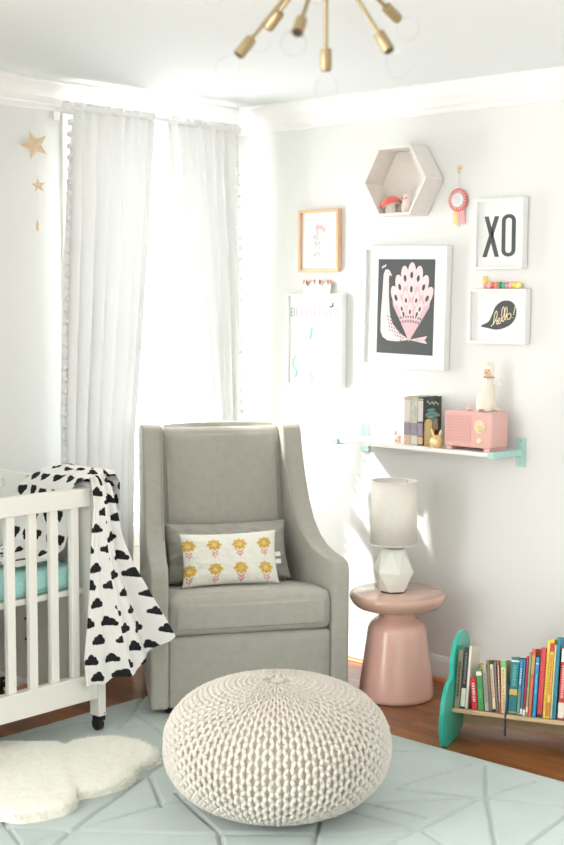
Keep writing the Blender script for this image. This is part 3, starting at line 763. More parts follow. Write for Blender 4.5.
def unicorn(f, w_, h_, y):
    mm, mp, mg, md = mat('mint_ink', (140, 192, 182), .8), mat('blush_ink', (222, 174, 184), .8), mat('mist_ink', (206, 209, 215), .8), M_char
    def T(a, b): return ((a-228)/342*w_, -(b-455)/590*h_)
    L_ = []
    for i in range(5):
        x0 = 75+i*5
    # pale heading letters
    def bars(x, strokes): return [[T(x+a, b), T(x+c, b), T(x+c, d), T(x+a, d)] for a, b, c, d in strokes]
    E_ = [(0,250,6,305),(0,250,20,256),(0,275,16,281),(0,299,20,305)]; Lt = [(0,250,6,305),(0,299,20,305)]; I_ = [(6,250,12,305)]; B_ = E_+[(18,252,24,303)]
    flat('mint_letter', bars(74, B_), y, mm, f)
    for i, s_ in enumerate((E_, Lt, I_, E_, Lt, E_)): flat('blush_letter', bars(108+i*28, s_), y, mp, f)
    for i, s_ in enumerate((E_, I_, B_)): flat('blush_letter', bars(290+i*28, s_), y, mp, f)
    t_ = catmull([Vector((T(*q)[0], y-.0004, T(*q)[1])) for q in [(110,560),(90,590),(95,630),(112,660),(104,700)]], 6, False)
    flat('mint_tail', [[(q.x-.007, q.z) for q in t_]+[(q.x+.007, q.z) for q in t_[::-1]]], y, mm, f)
    body = [(150,560),(175,520),(190,440),(205,370),(215,350),(225,400),(245,390),(265,420),(262,450),(240,440),(245,500),(270,560),(265,640),(255,700),(245,640),(230,600),(190,610),(180,700),(165,700),(160,620)]
    flat('unicorn_body', [[T(*q) for q in body]], y, mg, f)
    flat('mint_mane', [[T(*q) for q in [(200,380),(212,365),(214,400),(200,460),(192,440)]]], y-.0007, mm, f)
    o_ = [T(190+30*math.cos(a), 695-38*math.sin(a)) for a in [-1.6+3.2*k/10 for k in range(11)]] + [T(182+22*math.cos(a), 695-30*math.sin(a)) for a in [1.6-3.2*k/10 for k in range(11)]]
    flat('crescent', [o_], y, mp, f)
    flat('dark_moon', [[T(312,238),T(330,236),T(334,212),T(340,214),T(341,240),T(330,247),T(316,247)]], y, md, f)
uf, uw, uh = frame('framed_print', 'white framed pastel unicorn print, lowest picture on the left side', [(286.5,294),(341,293.5),(341,387),(286,386)], .04, .010, M_frame, M_paper, unicorn)

# paper crown on the unicorn frame
p0 = onx(317, 293, -.022)
ftop = uf.location.z + uh/2
cw = thing('paper_crown', 'small white toy crown with copper tips on top of the unicorn frame', 'toy crown', (-.021, p0.y, ftop), 0, rot=(0, 0, WR))
b = MB(); n = 48
vs = []; 
def ctop(k): t = (k/n*6) % 1; return .030+.030*(1-abs(2*t-1))
for k in range(n): a = 2*PI*k/n; vs.append((.078*math.cos(a), .017*math.sin(a), 0))
for k in range(n): a = 2*PI*k/n; vs.append((.082*math.cos(a), .018*math.sin(a), ctop(k)))
b.add(vs, [(k, (k+1) % n, (k+1) % n+n, k+n) for k in range(n)]); obj('crown_band', b, M_white, cw, solid=.0015, smooth=False)
for k in range(4, n, 8):
    a = 2*PI*k/n; obj('crown_tip', MB().ball((.082*math.cos(a), .018*math.sin(a), .052), (.006, .003, .012), 8, 6), mat('copper_tip', (196, 120, 90), .5), cw)

# bead caterpillar on the hello frame
p0 = onx(485, 286, -.02); p1 = onx(521, 285, -.02); htop = hf.location.z+hh/2
cp = thing('bead_caterpillar', 'wooden caterpillar toy of coloured beads lying on top of the hello frame', 'toy', (-.022, (p0.y+p1.y)/2, htop), 0, rot=(0, 0, WR))
Lc = abs(p1.y-p0.y); cols_ = [(244,160,150),(250,190,200),(244,104,70),(244,150,120),(60,150,110),(90,190,150),(246,140,150),(250,190,190),(248,226,96),(250,232,130)]
for i, c_ in enumerate(cols_):
    x_ = -Lc/2 + .008 + (Lc-.016)*i/9
    obj('bead', MB().lathe([(0, -.009), (.008, -.009), (.0125, -.005), (.0135, 0), (.0125, .005), (.008, .009), (0, .009)], 18, M=Matrix.Translation((x_, 0, .0135)) @ Matrix.Rotation(PI/2, 4, 'Y')), mat('bead_paint', c_, .35), cp)
hd = obj('head', MB().ball((-Lc/2+.004, -.001, .033), .0125), mat('yellow_paint', (250, 222, 80), .35), cp, label='yellow bead head')
obj('antenna', MB().tube([(-Lc/2, 0, .042), (-Lc/2-.005, 0, .05)], .0015, 6).tube([(-Lc/2+.008, 0, .042), (-Lc/2+.012, 0, .05)], .0015, 6), M_dark, hd)

# hexagon shelf with figurines
hxy, hxz = -1.018, 2.112; hexd = .125; HR = .166
hx = thing('hexagon_shelf', 'whitewashed wooden hexagon shelf hanging high above the peacock print', 'shelf', (0, hxy, hxz), 0, rot=(0, math.radians(-.6), WR))
for k in range(6):
    a0, a1 = PI/3*k, PI/3*(k+1); ri = HR-.014
    q = [(HR*math.cos(a0), HR*math.sin(a0)), (HR*math.cos(a1), HR*math.sin(a1)), (ri*math.cos(a1), ri*math.sin(a1)), (ri*math.cos(a0), ri*math.sin(a0))]
    obj('board', MB().prism(q, -hexd, -.002, 'y'), M_wwash, hx, bevel=.001, seg=1)
obj('back_board', MB().prism([((HR-.014)*math.cos(PI/3*k), (HR-.014)*math.sin(PI/3*k)) for k in range(6)], -.006, -.001, 'y'), M_wwash, hx, smooth=False)
obj('hanger_screw', MB().lathe([(0, 0), (.004, 0), (.003, .002), (0, .003)], 10, M=Matrix.Translation((.01, -.006, .115)) @ Matrix.Rotation(PI/2, 4, 'X')), M_dark, hx)
hfz = hxz - (HR-.014)*math.sin(PI/3)
pm = onx(391, 212, -.075)
ms = thing('toy_mushroom', 'red spotted toy mushroom leaning inside the hexagon shelf', 'figurine', (-.075, pm.y, hfz), 0, rot=(0, 0, WR))
Rm = Matrix.Rotation(math.radians(-20), 4, 'Y')
obj('mushroom_stem', MB().lathe([(0, 0), (.022, 0), (.026, .008), (.024, .024), (.019, .040), (0, .042)], 24), M_cer2, ms)
Mc = Matrix.Translation((0, 0, .036)) @ Rm
cap = obj('mushroom_cap', MB().lathe([(0, .002), (.042, -.004), (.047, .0), (.045, .010), (.035, .024), (.02, .033), (0, .036)], 32, M=Mc), M_red, ms)
obj('cap_gills', MB().lathe([(0, -.004), (.040, -.0055), (.041, -.003), (0, .002)], 24, M=Mc), M_cer2, cap)
for a, r_ in ((-2.2, .026), (-1.4, .032), (-.6, .028), (-1.6, .014), (.4, .02), (2.6, .03)):
    z_ = .034-(r_/.047)**2*.024; obj('cap_spot', MB().ball((0, 0, 0), (.0048, .0048, .002), 8, 5, M=Mc @ Matrix.Translation((r_*math.cos(a), r_*math.sin(a), z_))), M_paper, cap)
po = onx(407, 210, -.07)
ow = thing('owl_figurine', 'small pale speckled owl figurine beside the mushroom in the hexagon shelf', 'figurine', (-.07, po.y, hfz), 0, rot=(0, 0, WR))
M_owl = mat('owl_glaze', (246, 226, 222), .5, var=.1, vscale=120)
obj('owl_body', MB().lathe([(0, 0), (.018, 0), (.024, .012), (.025, .028), (.021, .044), (.019, .052), (.021, .062), (.016, .074), (.006, .079), (0, .08)], 24), M_owl, ow)
for s_ in (-1, 1):
    obj('ear', MB().lathe([(.006, 0), (0, .014)], 8, M=Matrix.Translation((s_*.012, 0, .072))), M_owl, ow)
    obj('eye', MB().ball((s_*.008, -.019, .061), (.0045, .002, .0045), 10, 6), mat('eye_red', (190, 120, 120), .4), ow)
obj('beak', MB().lathe([(.003, 0), (0, .007)], 6, M=Matrix.Translation((0, -.020, .055)) @ Matrix.Rotation(PI/2, 4, 'X')), M_gold, ow)

# rosette
pr_ = onx(458, 200, -.012)
ro = thing('ribbon_rosette', 'coral paper award rosette with ribbon tails hanging right of the hexagon shelf', 'rosette', (0, pr_.y, pr_.z), 0, rot=(0, 0, WR))
b = MB(); n = 44; vs = []
for r_, dz in ((.024, .0), (.047, .0)):
    for k in range(2*n): a = 2*PI*k/(2*n); vs.append((r_*math.cos(a), -.010-(.004 if k % 2 else -.001), r_*1.0*math.sin(a)))
b.add(vs, [(k, (k+1) % (2*n), (k+1) % (2*n)+2*n, k+2*n) for k in range(2*n)])
obj('pleated_ruffle', b, M_coral, ro, solid=.0012, smooth=False)
b = MB()
for k in range(22): a = 2*PI*k/22; b.box(-.0016, .0016, -.0155, -.0145, .030, .042, M=Matrix.Rotation(a, 4, 'Y'))
obj('ruffle_pleats', b, M_paper, ro, smooth=False)
obj('centre_disc', MB().lathe([(0, 0), (.028, 0), (.029, .002), (.026, .004), (0, .005)], 36, M=Matrix.Translation((0, -.014, 0)) @ Matrix.Rotation(PI/2, 4, 'X')), M_paper, ro)
b = MB()
for i, (a, z_) in enumerate(((-.010, .009), (.002, .011), (-.004, .001), (.008, .0), (-.008, -.009), (.004, -.010))): b.box(a-.004, a+.004, -.0202, -.0192, z_-.0012, z_+.0012)
obj('centre_marks', b, M_pinkr, ro, smooth=False)
obj('ribbon_tail', MB().prism([(-.026, -.03), (-.004, -.035), (-.006, -.108), (-.016, -.094), (-.028, -.100)], -.006, -.0045, 'y'), M_yel, ro, label='pale yellow ribbon tail', smooth=False)
obj('ribbon_tail', MB().prism([(-.004, -.03), (.026, -.03), (.036, -.086), (.030, -.102), (.016, -.090), (.004, -.112)], -.0085, -.007, 'y'), M_pinkr, ro, label='pink ribbon tail', smooth=False)
hk = thing('wall_hook', 'tiny gold hook holding up the coral rosette', 'hook', (0, pr_.y, pr_.z+.135), 0, rot=(0, 0, WR))
obj('hook_plate', MB().lathe([(0, 0), (.009, 0), (.009, .003), (.004, .006), (0, .006)], 16, M=Matrix.Translation((0, -.0005, -.004)) @ Matrix.Rotation(PI/2, 4, 'X')), M_gold, hk)
obj('hook_wire', MB().tube([(0, -.004, -.004), (0, -.012, -.010), (0, -.016, -.018), (0, -.012, -.026), (0, -.006, -.022)], .0022, 8), M_gold, hk)
obj('hanging_cord', MB().tube([(0, -.009, .045), (-.001, -.013, .11)], .0014, 6), M_string, ro)

# ------------------------------------------------------------------ wall shelf
SY0, SY1, SZ = -.800, -1.562, 1.021     # left end, right end, top height
ws = thing('wall_shelf', 'white wall shelf on two mint brackets below the peacock print', 'shelf', (0, (SY0+SY1)/2, SZ), 0, rot=(0, 0, WR))
Ls = abs(SY1-SY0)
obj('shelf_board', MB().box(-Ls/2, Ls/2, -.203, -.004, -.016, 0), M_white, ws, bevel=.0015)
for s_, xs in ((-1, -Ls/2-.016), (1, Ls/2+.016)):
    bk = MB().box(xs-.014, xs+.014, -.215, -.006, -.022, .004)
    br = obj('bracket', bk, M_mint, ws, bevel=.002, label='mint painted bracket')
    xc = xs + (.006 if s_ > 0 else 0)
    pt = obj('wall_plate', MB().box(xc-.022, xc+.022, -.008, -.001, -.068, .050), M_mint, br, bevel=.0015)
    for z_ in (.036, -.054): obj('screw', MB().lathe([(.0035, 0), (.003, .0015), (0, .002)], 10, M=Matrix.Translation((xc, -.008, z_)) @ Matrix.Rotation(PI/2, 4, 'X')), M_steel, br)
# storybooks
M_sp = [mat('spine_lilac', (196, 180, 182), .7, var=.25, vscale=60), mat('spine_sage', (188, 190, 176), .7, var=.3, vscale=50), mat('spine_grey', (150, 140, 150), .7, var=.3, vscale=60), mat('cover_forest', (70, 84, 78), .6, var=.5, vscale=24)]
def book(name, label, loc, rz, w_, d_, h_, cm, group, lean=0, spine=None, band=None, cat='book', title=None):
    """local X = thickness, local -Y = spine side, origin at the base centre of the spine"""
    t = thing(name, label, cat, loc, 0, group, rot=(0, lean, rz))
    e = min(.002, w_*.14)
    c = MB().box(-w_/2, -w_/2+e, 0, d_, 0, h_).box(w_/2-e, w_/2, 0, d_, 0, h_).box(-w_/2+e, w_/2-e, 0, e, 0, h_)
    co_ = obj('book_cover', c, cm, t, bevel=.0006, seg=1)
    obj('page_block', MB().box(-w_/2+e, w_/2-e, e, d_-.003, .003, h_-.003), M_page, t, smooth=False)
    if band:
        for (z0, z1, bm) in band: obj('spine_band', MB().box(-w_/2+.0001, w_/2-.0001, -.0007, 0, z0*h_, z1*h_), bm, co_, smooth=False)
    if title:
        b = MB(); rr = random.Random(hash(label) % 999 if False else len(label)*7); z = h_*title[0]
        while z < h_*title[1]:
            L_ = rr.uniform(.004, .010); b.box(-w_*.22, w_*.22, -.0012, -.0003, z, z+L_*.6); z += L_
        obj('spine_title', b, title[2], co_, smooth=False)
    return t
bx = -.165
def sy(u, v, c=bx): return onx(u, v, c).y
G1 = 'storybooks on the wall shelf'
e_ = [403.5, 410.5, 417.5, 422.8]
M_gr = mat('grey_label', (206, 200, 190), .7); M_dk2 = mat('dark_green_cloth', (72, 86, 74), .7); M_tan = mat('tan_print', (200, 170, 134), .7); M_blu = mat('blue_print', (120, 168, 172), .7)
labs = ['lilac grey storybook, leftmost of the books on the wall shelf', 'sage storybook, second from left on the wall shelf', 'grey storybook with dark illustrated side, rightmost on the wall shelf']
for i in range(3):
    y0, y1 = sy(e_[i], 443), sy(e_[i+1], 443); w_ = abs(y1-y0)*.95
    b = book('storybook', labs[i], (bx, (y0+y1)/2, SZ+.0005), WR, w_, .13, .199-.002*(i == 0), [M_sp[0], M_sp[1], M_sp[3]][i], G1, band=[(.03, .18, [M_tan, M_gr, M_tan][i]), (.5, .93, M_gr if i != 1 else M_sp[1]), (.2, .46, M_sp[2]), (.94, .97, M_tan)])
    if i == 2:
        x_ = w_/2+.0008; c_ = [k for k in b.children if k.name.startswith('book_cover')][0]
        g = MB(); rr = random.Random(5)
        def blob(y, z, a, c, mtl, q): obj('cover_art', MB().prism(ell(y, z, a, c, 0, 14), x_-.0006+.00015*q, x_+.0002+.00015*q, 'x'), mtl, c_, smooth=False)
        blob(.06, .125, .045, .014, M_blu, 0); blob(.075, .10, .03, .012, M_blu, 1); blob(.085, .075, .018, .03, M_tan, 2); blob(.09, .05, .012, .012, M_dark, 3); blob(.05, .115, .02, .004, M_gr, 4); blob(.10, .12, .016, .006, M_tan, 5); blob(.055, .145, .03, .006, M_blu, 3)
        for k, (y_, z_) in enumerate(((.03, .18), (.045, .172), (.06, .176), (.072, .17), (.085, .175), (.10, .168))): blob(y_, z_, .006, .005, M_gr, 6)
pa = onx(425.5, 443.5, -.15)
ar = thing('wooden_arch', 'small tan wooden arch block propped against the storybooks', 'toy block', (-.155, sy(427, 443, -.155)-.006, SZ), 0, rot=(0, 0, WR+.5))
arp = [(-.016, 0), (.016, 0), (.016, .095)] + [(.016*math.cos(a), .095+.018*math.sin(a)) for a in [PI*k/8 for k in range(1, 8)]] + [(-.016, .095)]
obj('arch_block', MB().prism(arp, -.005, .005, 'y'), mat('arch_wood', (206, 160, 104), .5, var=.15), ar, bevel=.001)
arq = [(a*.62, b*.9+.006) for a, b in arp]; obj('painted_door', MB().prism(arq, -.0058, -.005, 'y'), mat('olive_paint', (190, 180, 120), .6), ar, smooth=False)
bn = thing('bunny_figurine', 'little gold bunny figurine on the shelf in front of the storybooks', 'figurine', (-.178, sy(436.3, 444, -.178), SZ), 0, rot=(0, 0, WR+.2))
obj('bunny_body', MB().lathe([(0, 0), (.018, 0), (.026, .010), (.028, .024), (.025, .038), (.017, .048), (.006, .052), (0, .052)], 24), M_gold, bn)
obj('belly', MB().ball((0, -.016, .024), (.017, .014, .018), 14, 9), mat('cream_glaze', (246, 230, 186), .3), bn)
for s_ in (-1, 1):
    obj('ear', MB().ball((0, 0, .016), (.006, .004, .018), 10, 7, M=Matrix.Translation((s_*.011, 0, .044)) @ Matrix.Rotation(s_*.35, 4, 'Y')), M_gold, bn)
    obj('eye', MB().ball((s_*.009, -.022, .040), .002, 8, 5), M_dark, bn)
pb = thing('pink_figurine', 'tiny faded peach animal figurine left of the storybooks', 'figurine', (-.13, sy(400, 443, -.13)+.012, SZ), 0, rot=(0, 0, WR))
M_pch = mat('peach_glaze', (246, 214, 196), .4)
obj('animal_body', MB().ball((0, 0, .022), (.017, .011, .012)).ball((-.013, 0, .038), (.009, .008, .009)).tube([(-.010, 0, .026), (-.013, 0, .036)], .006, 8), M_pch, pb)
for a in (-.010, .010):
    for c in (-.006, .006): obj('leg', MB().tube([(a, c, .018), (a, c, .0)], [.004, .003], 8), M_pch, pb)
obj('ear', MB().ball((-.012, -.005, .049), (.003, .002, .007), 8, 5).ball((-.012, .005, .049), (.003, .002, .007), 8, 5), M_pch, pb)

# radio
fx_ = -.178; ya, yb_ = onx(443.5, 440, fx_).y, onx(491, 447, fx_).y; rw = abs(yb_-ya); rh = .155; rd = .125
rd_ = thing('toy_radio', 'retro pink radio on the right end of the wall shelf', 'radio', (fx_, (ya+yb_)/2, SZ), 0, rot=(0, 0, WR))
obj('radio_case', MB().rbox(-rw/2, rw/2, 0, rd, .012, rh, .010, seg=3, cen=3), M_rad, rd_)
M_gril = mat('pink_grille', (220, 170, 163), .6)
g = MB().box(-rw/2+.010, rw*.08, -.0022, .002, .030, rh-.014)
sg = obj('speaker_grille', g, M_gril, rd_, bevel=.003)
g = MB()
for k in range(9): z_ = .040+k*.0115; g.box(-rw/2+.016, rw*.08-.006, -.0034, -.002, z_, z_+.004)
obj('grille_slots', g, mat('dusty_pink', (214, 162, 156), .5), sg, smooth=False)
dx_ = rw*.27
RX = Matrix.Rotation(PI/2, 4, 'X')
dl = obj('tuning_dial', MB().lathe([(0, 0), (.025, 0), (.026, .003), (.023, .006), (.012, .007), (.010, .012), (0, .013)], 36, M=Matrix.Translation((dx_, 0, .098)) @ RX), M_cream, rd_, label='round cream tuning dial')
obj('dial_centre', MB().lathe([(0, .0), (.009, 0), (.008, .004), (0, .005)], 20, M=Matrix.Translation((dx_, -.012, .098)) @ RX), M_gold, dl)
g = MB()
for k in range(12): g.box(-.0008, .0008, -.0075, -.0062, .016, .021, M=Matrix.Translation((dx_, 0, .098)) @ Matrix.Rotation(2*PI*k/12, 4, 'Y'))
obj('dial_marks', g, M_dark, dl, smooth=False)
obj('volume_knob', MB().lathe([(0, 0), (.011, 0), (.011, .008), (.009, .011), (0, .011)], 24, M=Matrix.Translation((dx_, 0, .044)) @ RX), M_cream, rd_)
for s_ in (-1, 1): obj('foot', MB().box(s_*rw*.40-.014, s_*rw*.40+.014, .004, rd-.01, 0, .013), M_rad, rd_, bevel=.002)
0 and obj('vent_strip', MB().box(rw/2-.0005, rw/2+.0008, .02, rd-.02, .03, rh-.03), M_gril, rd_, smooth=False)
# plush llama on the radio
pb_ = onx(487, 412, -.11)
ll = thing('plush_bunny', 'tall cream plush bunny standing on the pink radio', 'plush toy', (-.108, pb_.y+.002, SZ+rh), 0, rot=(0, 0, WR+.25))
b = MB().tube([(-.008, 0, .012), (-.006, 0, .045), (.0, 0, .09), (.006, 0, .12), (.008, 0, .138)], [.036, .040, .031, .022, .014], 20)
obj('plush_body', b, M_cer2, ll)
hd = obj('plush_head', MB().ball((.008, -.003, .162), (.021, .021, .026), 18, 12), M_cer2, ll)
obj('muzzle', MB().ball((.006, -.018, .157), (.015, .010, .016), 14, 9), M_face, hd)
for s_ in (-1, 1):
    obj('ear', MB().tube([(.008+s_*.011, 0, .176), (.009+s_*.012, .001, .190), (.009+s_*.012, .003, .201)], [.007, .0075, .004], 10), M_cer2, hd)
    obj('eye', MB().ball((.006+s_*.008, -.025, .166), .0022, 8, 5), M_dark, hd)
    obj('plush_foot', MB().ball((-.006+s_*.018, -.018, .010), (.014, .020, .010), 12, 8), M_cer2, ll)
obj('nose', MB().ball((.006, -.028, .156), .0028, 8, 5), M_dark, hd)
ck = MB()
for k in range(7): a = PI+PI*k/6; ck.ball((.008+.019*math.cos(a), -.004+.019*math.sin(a), .137), .0042, 8, 5)
obj('bead_necklace', ck, mat('bead_mix', (190, 170, 150), .5), ll)
am_ = obj('plush_arm', MB().tube([(.024, 0, .115), (.036, .002, .108), (.046, .003, .112)], [.008, .008, .007], 10), M_cer2, ll); obj('pompom', MB().ball((.050, .003, .114), .012), M_pom, am_)
obj('plush_arm', MB().tube([(-.014, -.006, .115), (-.022, -.018, .09), (-.016, -.030, .078)], [.008, .008, .006], 10), M_cer2, ll)
obj('tail', MB().tube([(.022, .01, .02), (.040, .012, .006), (.052, .010, .010)], [.007, .006, .004], 8), M_cer2, ll)
sb = thing('felt_ball', 'tiny pink felt egg on the left of the radio top', 'ornament', (-.13, onx(469.5, 411, -.13).y, SZ+rh), 0)
obj('felt_shell', MB().lathe([(0, 0), (.008, .001), (.0125, .007), (.012, .014), (.007, .021), (0, .023)], 18), M_pinkr, sb)
obj('felt_band', MB().lathe([(.0125, .006), (.0131, .007), (.0131, .009), (.0125, .010)], 18), M_paper, sb)

# ------------------------------------------------------------------ star garland on the left wall
gy = -.05
s1 = ony(34.5, 145, gy); s2 = ony(38.5, 185.5, gy); s3 = ony(37.5, 226, gy)
gt = Vector((s1.x+.004, gy, H-.0)); gl_ = thing('star_garland', 'gold folded paper stars strung on a thread near the left wall', 'garland', (s2.x, gy, s1.z))
L0 = gl_.location.copy()
obj('thread', MB().tube([Vector((s2.x-.006, gy, H-.001))-L0, Vector((s2.x-.003, gy, s1.z))-L0, s2-L0, Vector((s2.x, gy, 1.83))-L0], .0004, 5), M_string, gl_)
obj('ceiling_hook', MB().lathe([(0, 0), (.006, 0), (.006, -.002), (.002, -.006), (0, -.006)], 12, M=Matrix.Translation(Vector((s2.x-.006, gy, H))-L0)), M_trim, gl_)
def star(R_, tilt, turn, c):
    b = MB(); vs = [(0, -R_*.22, 0), (0, R_*.22, 0)]
    for k in range(10): r_ = R_ if k % 2 == 0 else R_*.42; a = PI/2+tilt+PI*k/5; vs.append((r_*math.cos(a), 0, r_*math.sin(a)))
    fs = []
    for k in range(10): fs += [(0, 2+k, 2+(k+1) % 10), (1, 2+(k+1) % 10, 2+k)]
    b.add(vs, fs, M=Matrix.Translation(c-L0) @ Matrix.Rotation(turn, 4, 'Z')); return b
obj('paper_star', star(.062, .35, -.5, s1), M_star, gl_, smooth=False)
obj('paper_star', star(.030, .1, -.6, s2), M_star, gl_, smooth=False)
obj('paper_star', star(.032, .0, -2.0, s3), M_star, gl_, smooth=False)

# ------------------------------------------------------------------ ceiling light
HB = O + ray(326, -53)*2.62
cl = thing('sputnik_chandelier', 'brass sputnik chandelier with clear globe bulbs on the ceiling', 'ceiling light', (HB.x, HB.y, H), 0)
hz_ = HB.z-H
obj('ceiling_canopy', MB().lathe([(0, -.024), (.03, -.024), (.055, -.016), (.062, -.001), (0, -.001)], 36), M_brass, cl)
obj('stem', MB().tube([(0, 0, -.02), (0, 0, hz_)], .008, 14), M_brass, cl)
obj('hub', MB().ball((0, 0, hz_), .05, 28, 18), M_brass, cl)
rt2 = Vector((RT0.x, RT0.y, 0)); fw2 = Vector((FW.x, FW.y, 0)).normalized()
def arm(r_, u_, f_, Lr=.28, plain=False):
    d = (rt2*r_ + Vector((0, 0, u_)) + fw2*f_).normalized(); c0 = Vector((0, 0, hz_))
    am = obj('arm', MB().tube([c0+d*.045, c0+d*(Lr-.03)], .0042, 10), M_brass, cl)
    Mx = Matrix.Translation(c0+d*(Lr-.045)) @ d.to_track_quat('Z', 'Y').to_matrix().to_4x4()
    sk = obj('socket', MB().lathe([(0, 0), (.0105, 0), (.0115, .003), (.0115, .040), (.0105, .042), (0, .042)], 20, M=Mx), M_brass, am)
    obj('socket_mouth', MB().lathe([(0, .0421), (.0085, .0421), (.0085, .0440), (0, .0440)], 16, M=Mx), M_brassd, am)
    if not plain:
        obj('glass_bulb', MB().lathe([(.0085, .043), (.009, .050), (.018, .060), (.0235, .073), (.0235, .082), (.018, .094), (.008, .100), (0, .101)], 24, M=Mx), M_bulb, am)
M_bulb = bpy.data.materials.new('bulb_glass'); M_bulb.use_nodes = True
nt = M_bulb.node_tree; nt.nodes.remove(nt.nodes['Principled BSDF'])
tr = nt.nodes.new('ShaderNodeBsdfTransparent'); gl = nt.nodes.new('ShaderNodeBsdfGlossy'); gl.inputs['Roughness'].default_value = .03
fx = nt.nodes.new('ShaderNodeMixShader'); lw = nt.nodes.new('ShaderNodeLayerWeight'); lw.inputs[0].default_value = .06; ml = nt.nodes.new('ShaderNodeMath'); ml.operation = 'MULTIPLY'; ml.inputs[1].default_value = .32; nt.links.new(lw.outputs['Fresnel'], ml.inputs[0]); nt.links.new(ml.outputs[0], fx.inputs[0])
nt.links.new(tr.outputs[0], fx.inputs[1]); nt.links.new(gl.outputs[0], fx.inputs[2]); nt.links.new(fx.outputs[0], nt.nodes['Material Output'].inputs[0])
def armpx(u, v, f, plain=False):
    # (u,v): where the open mouth of the socket lies; f: depth offset in metres
    c = HB; d = ray(u, v); q = O + d*(2.62+f); dd = q-HB
    arm(dd.dot(rt2), dd.z, dd.dot(fw2), dd.length, plain)
armpx(237.5, 56, -.02); armpx(267.5, 29, .12); armpx(297, 33, -.20); armpx(326, 72, .05); armpx(390, 52, -.06); armpx(399, 20, .16); armpx(318, -12, .25); armpx(226, -12, .12)
arm(.6, .5, -.5); arm(-.6, .45, -.5); arm(-.7, .5, .5); arm(.7, .5, .5); arm(1, .1, -.1)

# ------------------------------------------------------------------ floor book rack
RP = Vector((-.633, -1.689, 0)); RD = Vector((.344, -.939, 0)).normalized(); RG = Vector((-RD.y, RD.x, 0)); RRZ = math.atan2(RD.y, RD.x)
def online(u, v, off=0.0):
    d = ray(u, v); Q = RP + RG*off; k = (Q-O).dot(RG)/d.dot(RG); q = O + d*k; return (q-RP).dot(RD), q.z
rk = thing('book_rack', 'low book rack with teal cloud-shaped end panel on the floor by the wall', 'book rack', RP, RRZ)
prf = catmull([Vector((a, b, 0)) for a, b in [(-.062, 0), (-.105, .016), (-.131, .06), (-.133, .115), (-.103, .192), (-.052, .232), (-.006, .246), (.003, .305), (.042, .357), (.112, .384), (.170, .379), (.220, .350), (.250, .303), (.256, .250), (.290, .215), (.305, .150), (.285, .100), (.215, .060), (.160, .022), (.105, 0), (.02, 0)]], 5)
RL = .56; TILT = math.radians(14); tt = math.tan(TILT)
for x_ in (0.0, RL):
    obj('end_panel', MB().prism([(p.x, max(0, p.y)) for p in prf], x_+.001, x_+.019, 'x'), M_teal, rk, bevel=.004, label='teal painted end panel')
def board(a, b_, th, nm, lab):
    a = Vector((a[0], a[1])); b_ = Vector((b_[0], b_[1])); d = (b_-a).normalized(); n_ = Vector((d.y, -d.x))*th
    obj(nm, MB().prism([(a.x, a.y), (b_.x, b_.y), (b_.x+n_.x, b_.y+n_.y), (a.x+n_.x, a.y+n_.y)], .019, RL, 'x'), M_lwood, rk, bevel=.001, seg=1)
board((-.012, .131), (.163, .131-.175*tt), .016, 'seat_board', '')
board((.150, .028), (.150+.20*tt, .228), .014, 'back_board', '')
G2 = 'picture books in the floor rack'
SX = -.628
BZ = .1290
MT = {}
def cm(c, v=.06):
    if c not in MT: MT[c] = mat('cover_%02x%02x%02x' % c, c, .45, var=v, vscale=40)
    return MT[c]
WH = cm((236, 230, 216)); BLK = cm((34, 34, 36)); GLD = cm((206, 176, 96)); REDM = cm((206, 44, 52))
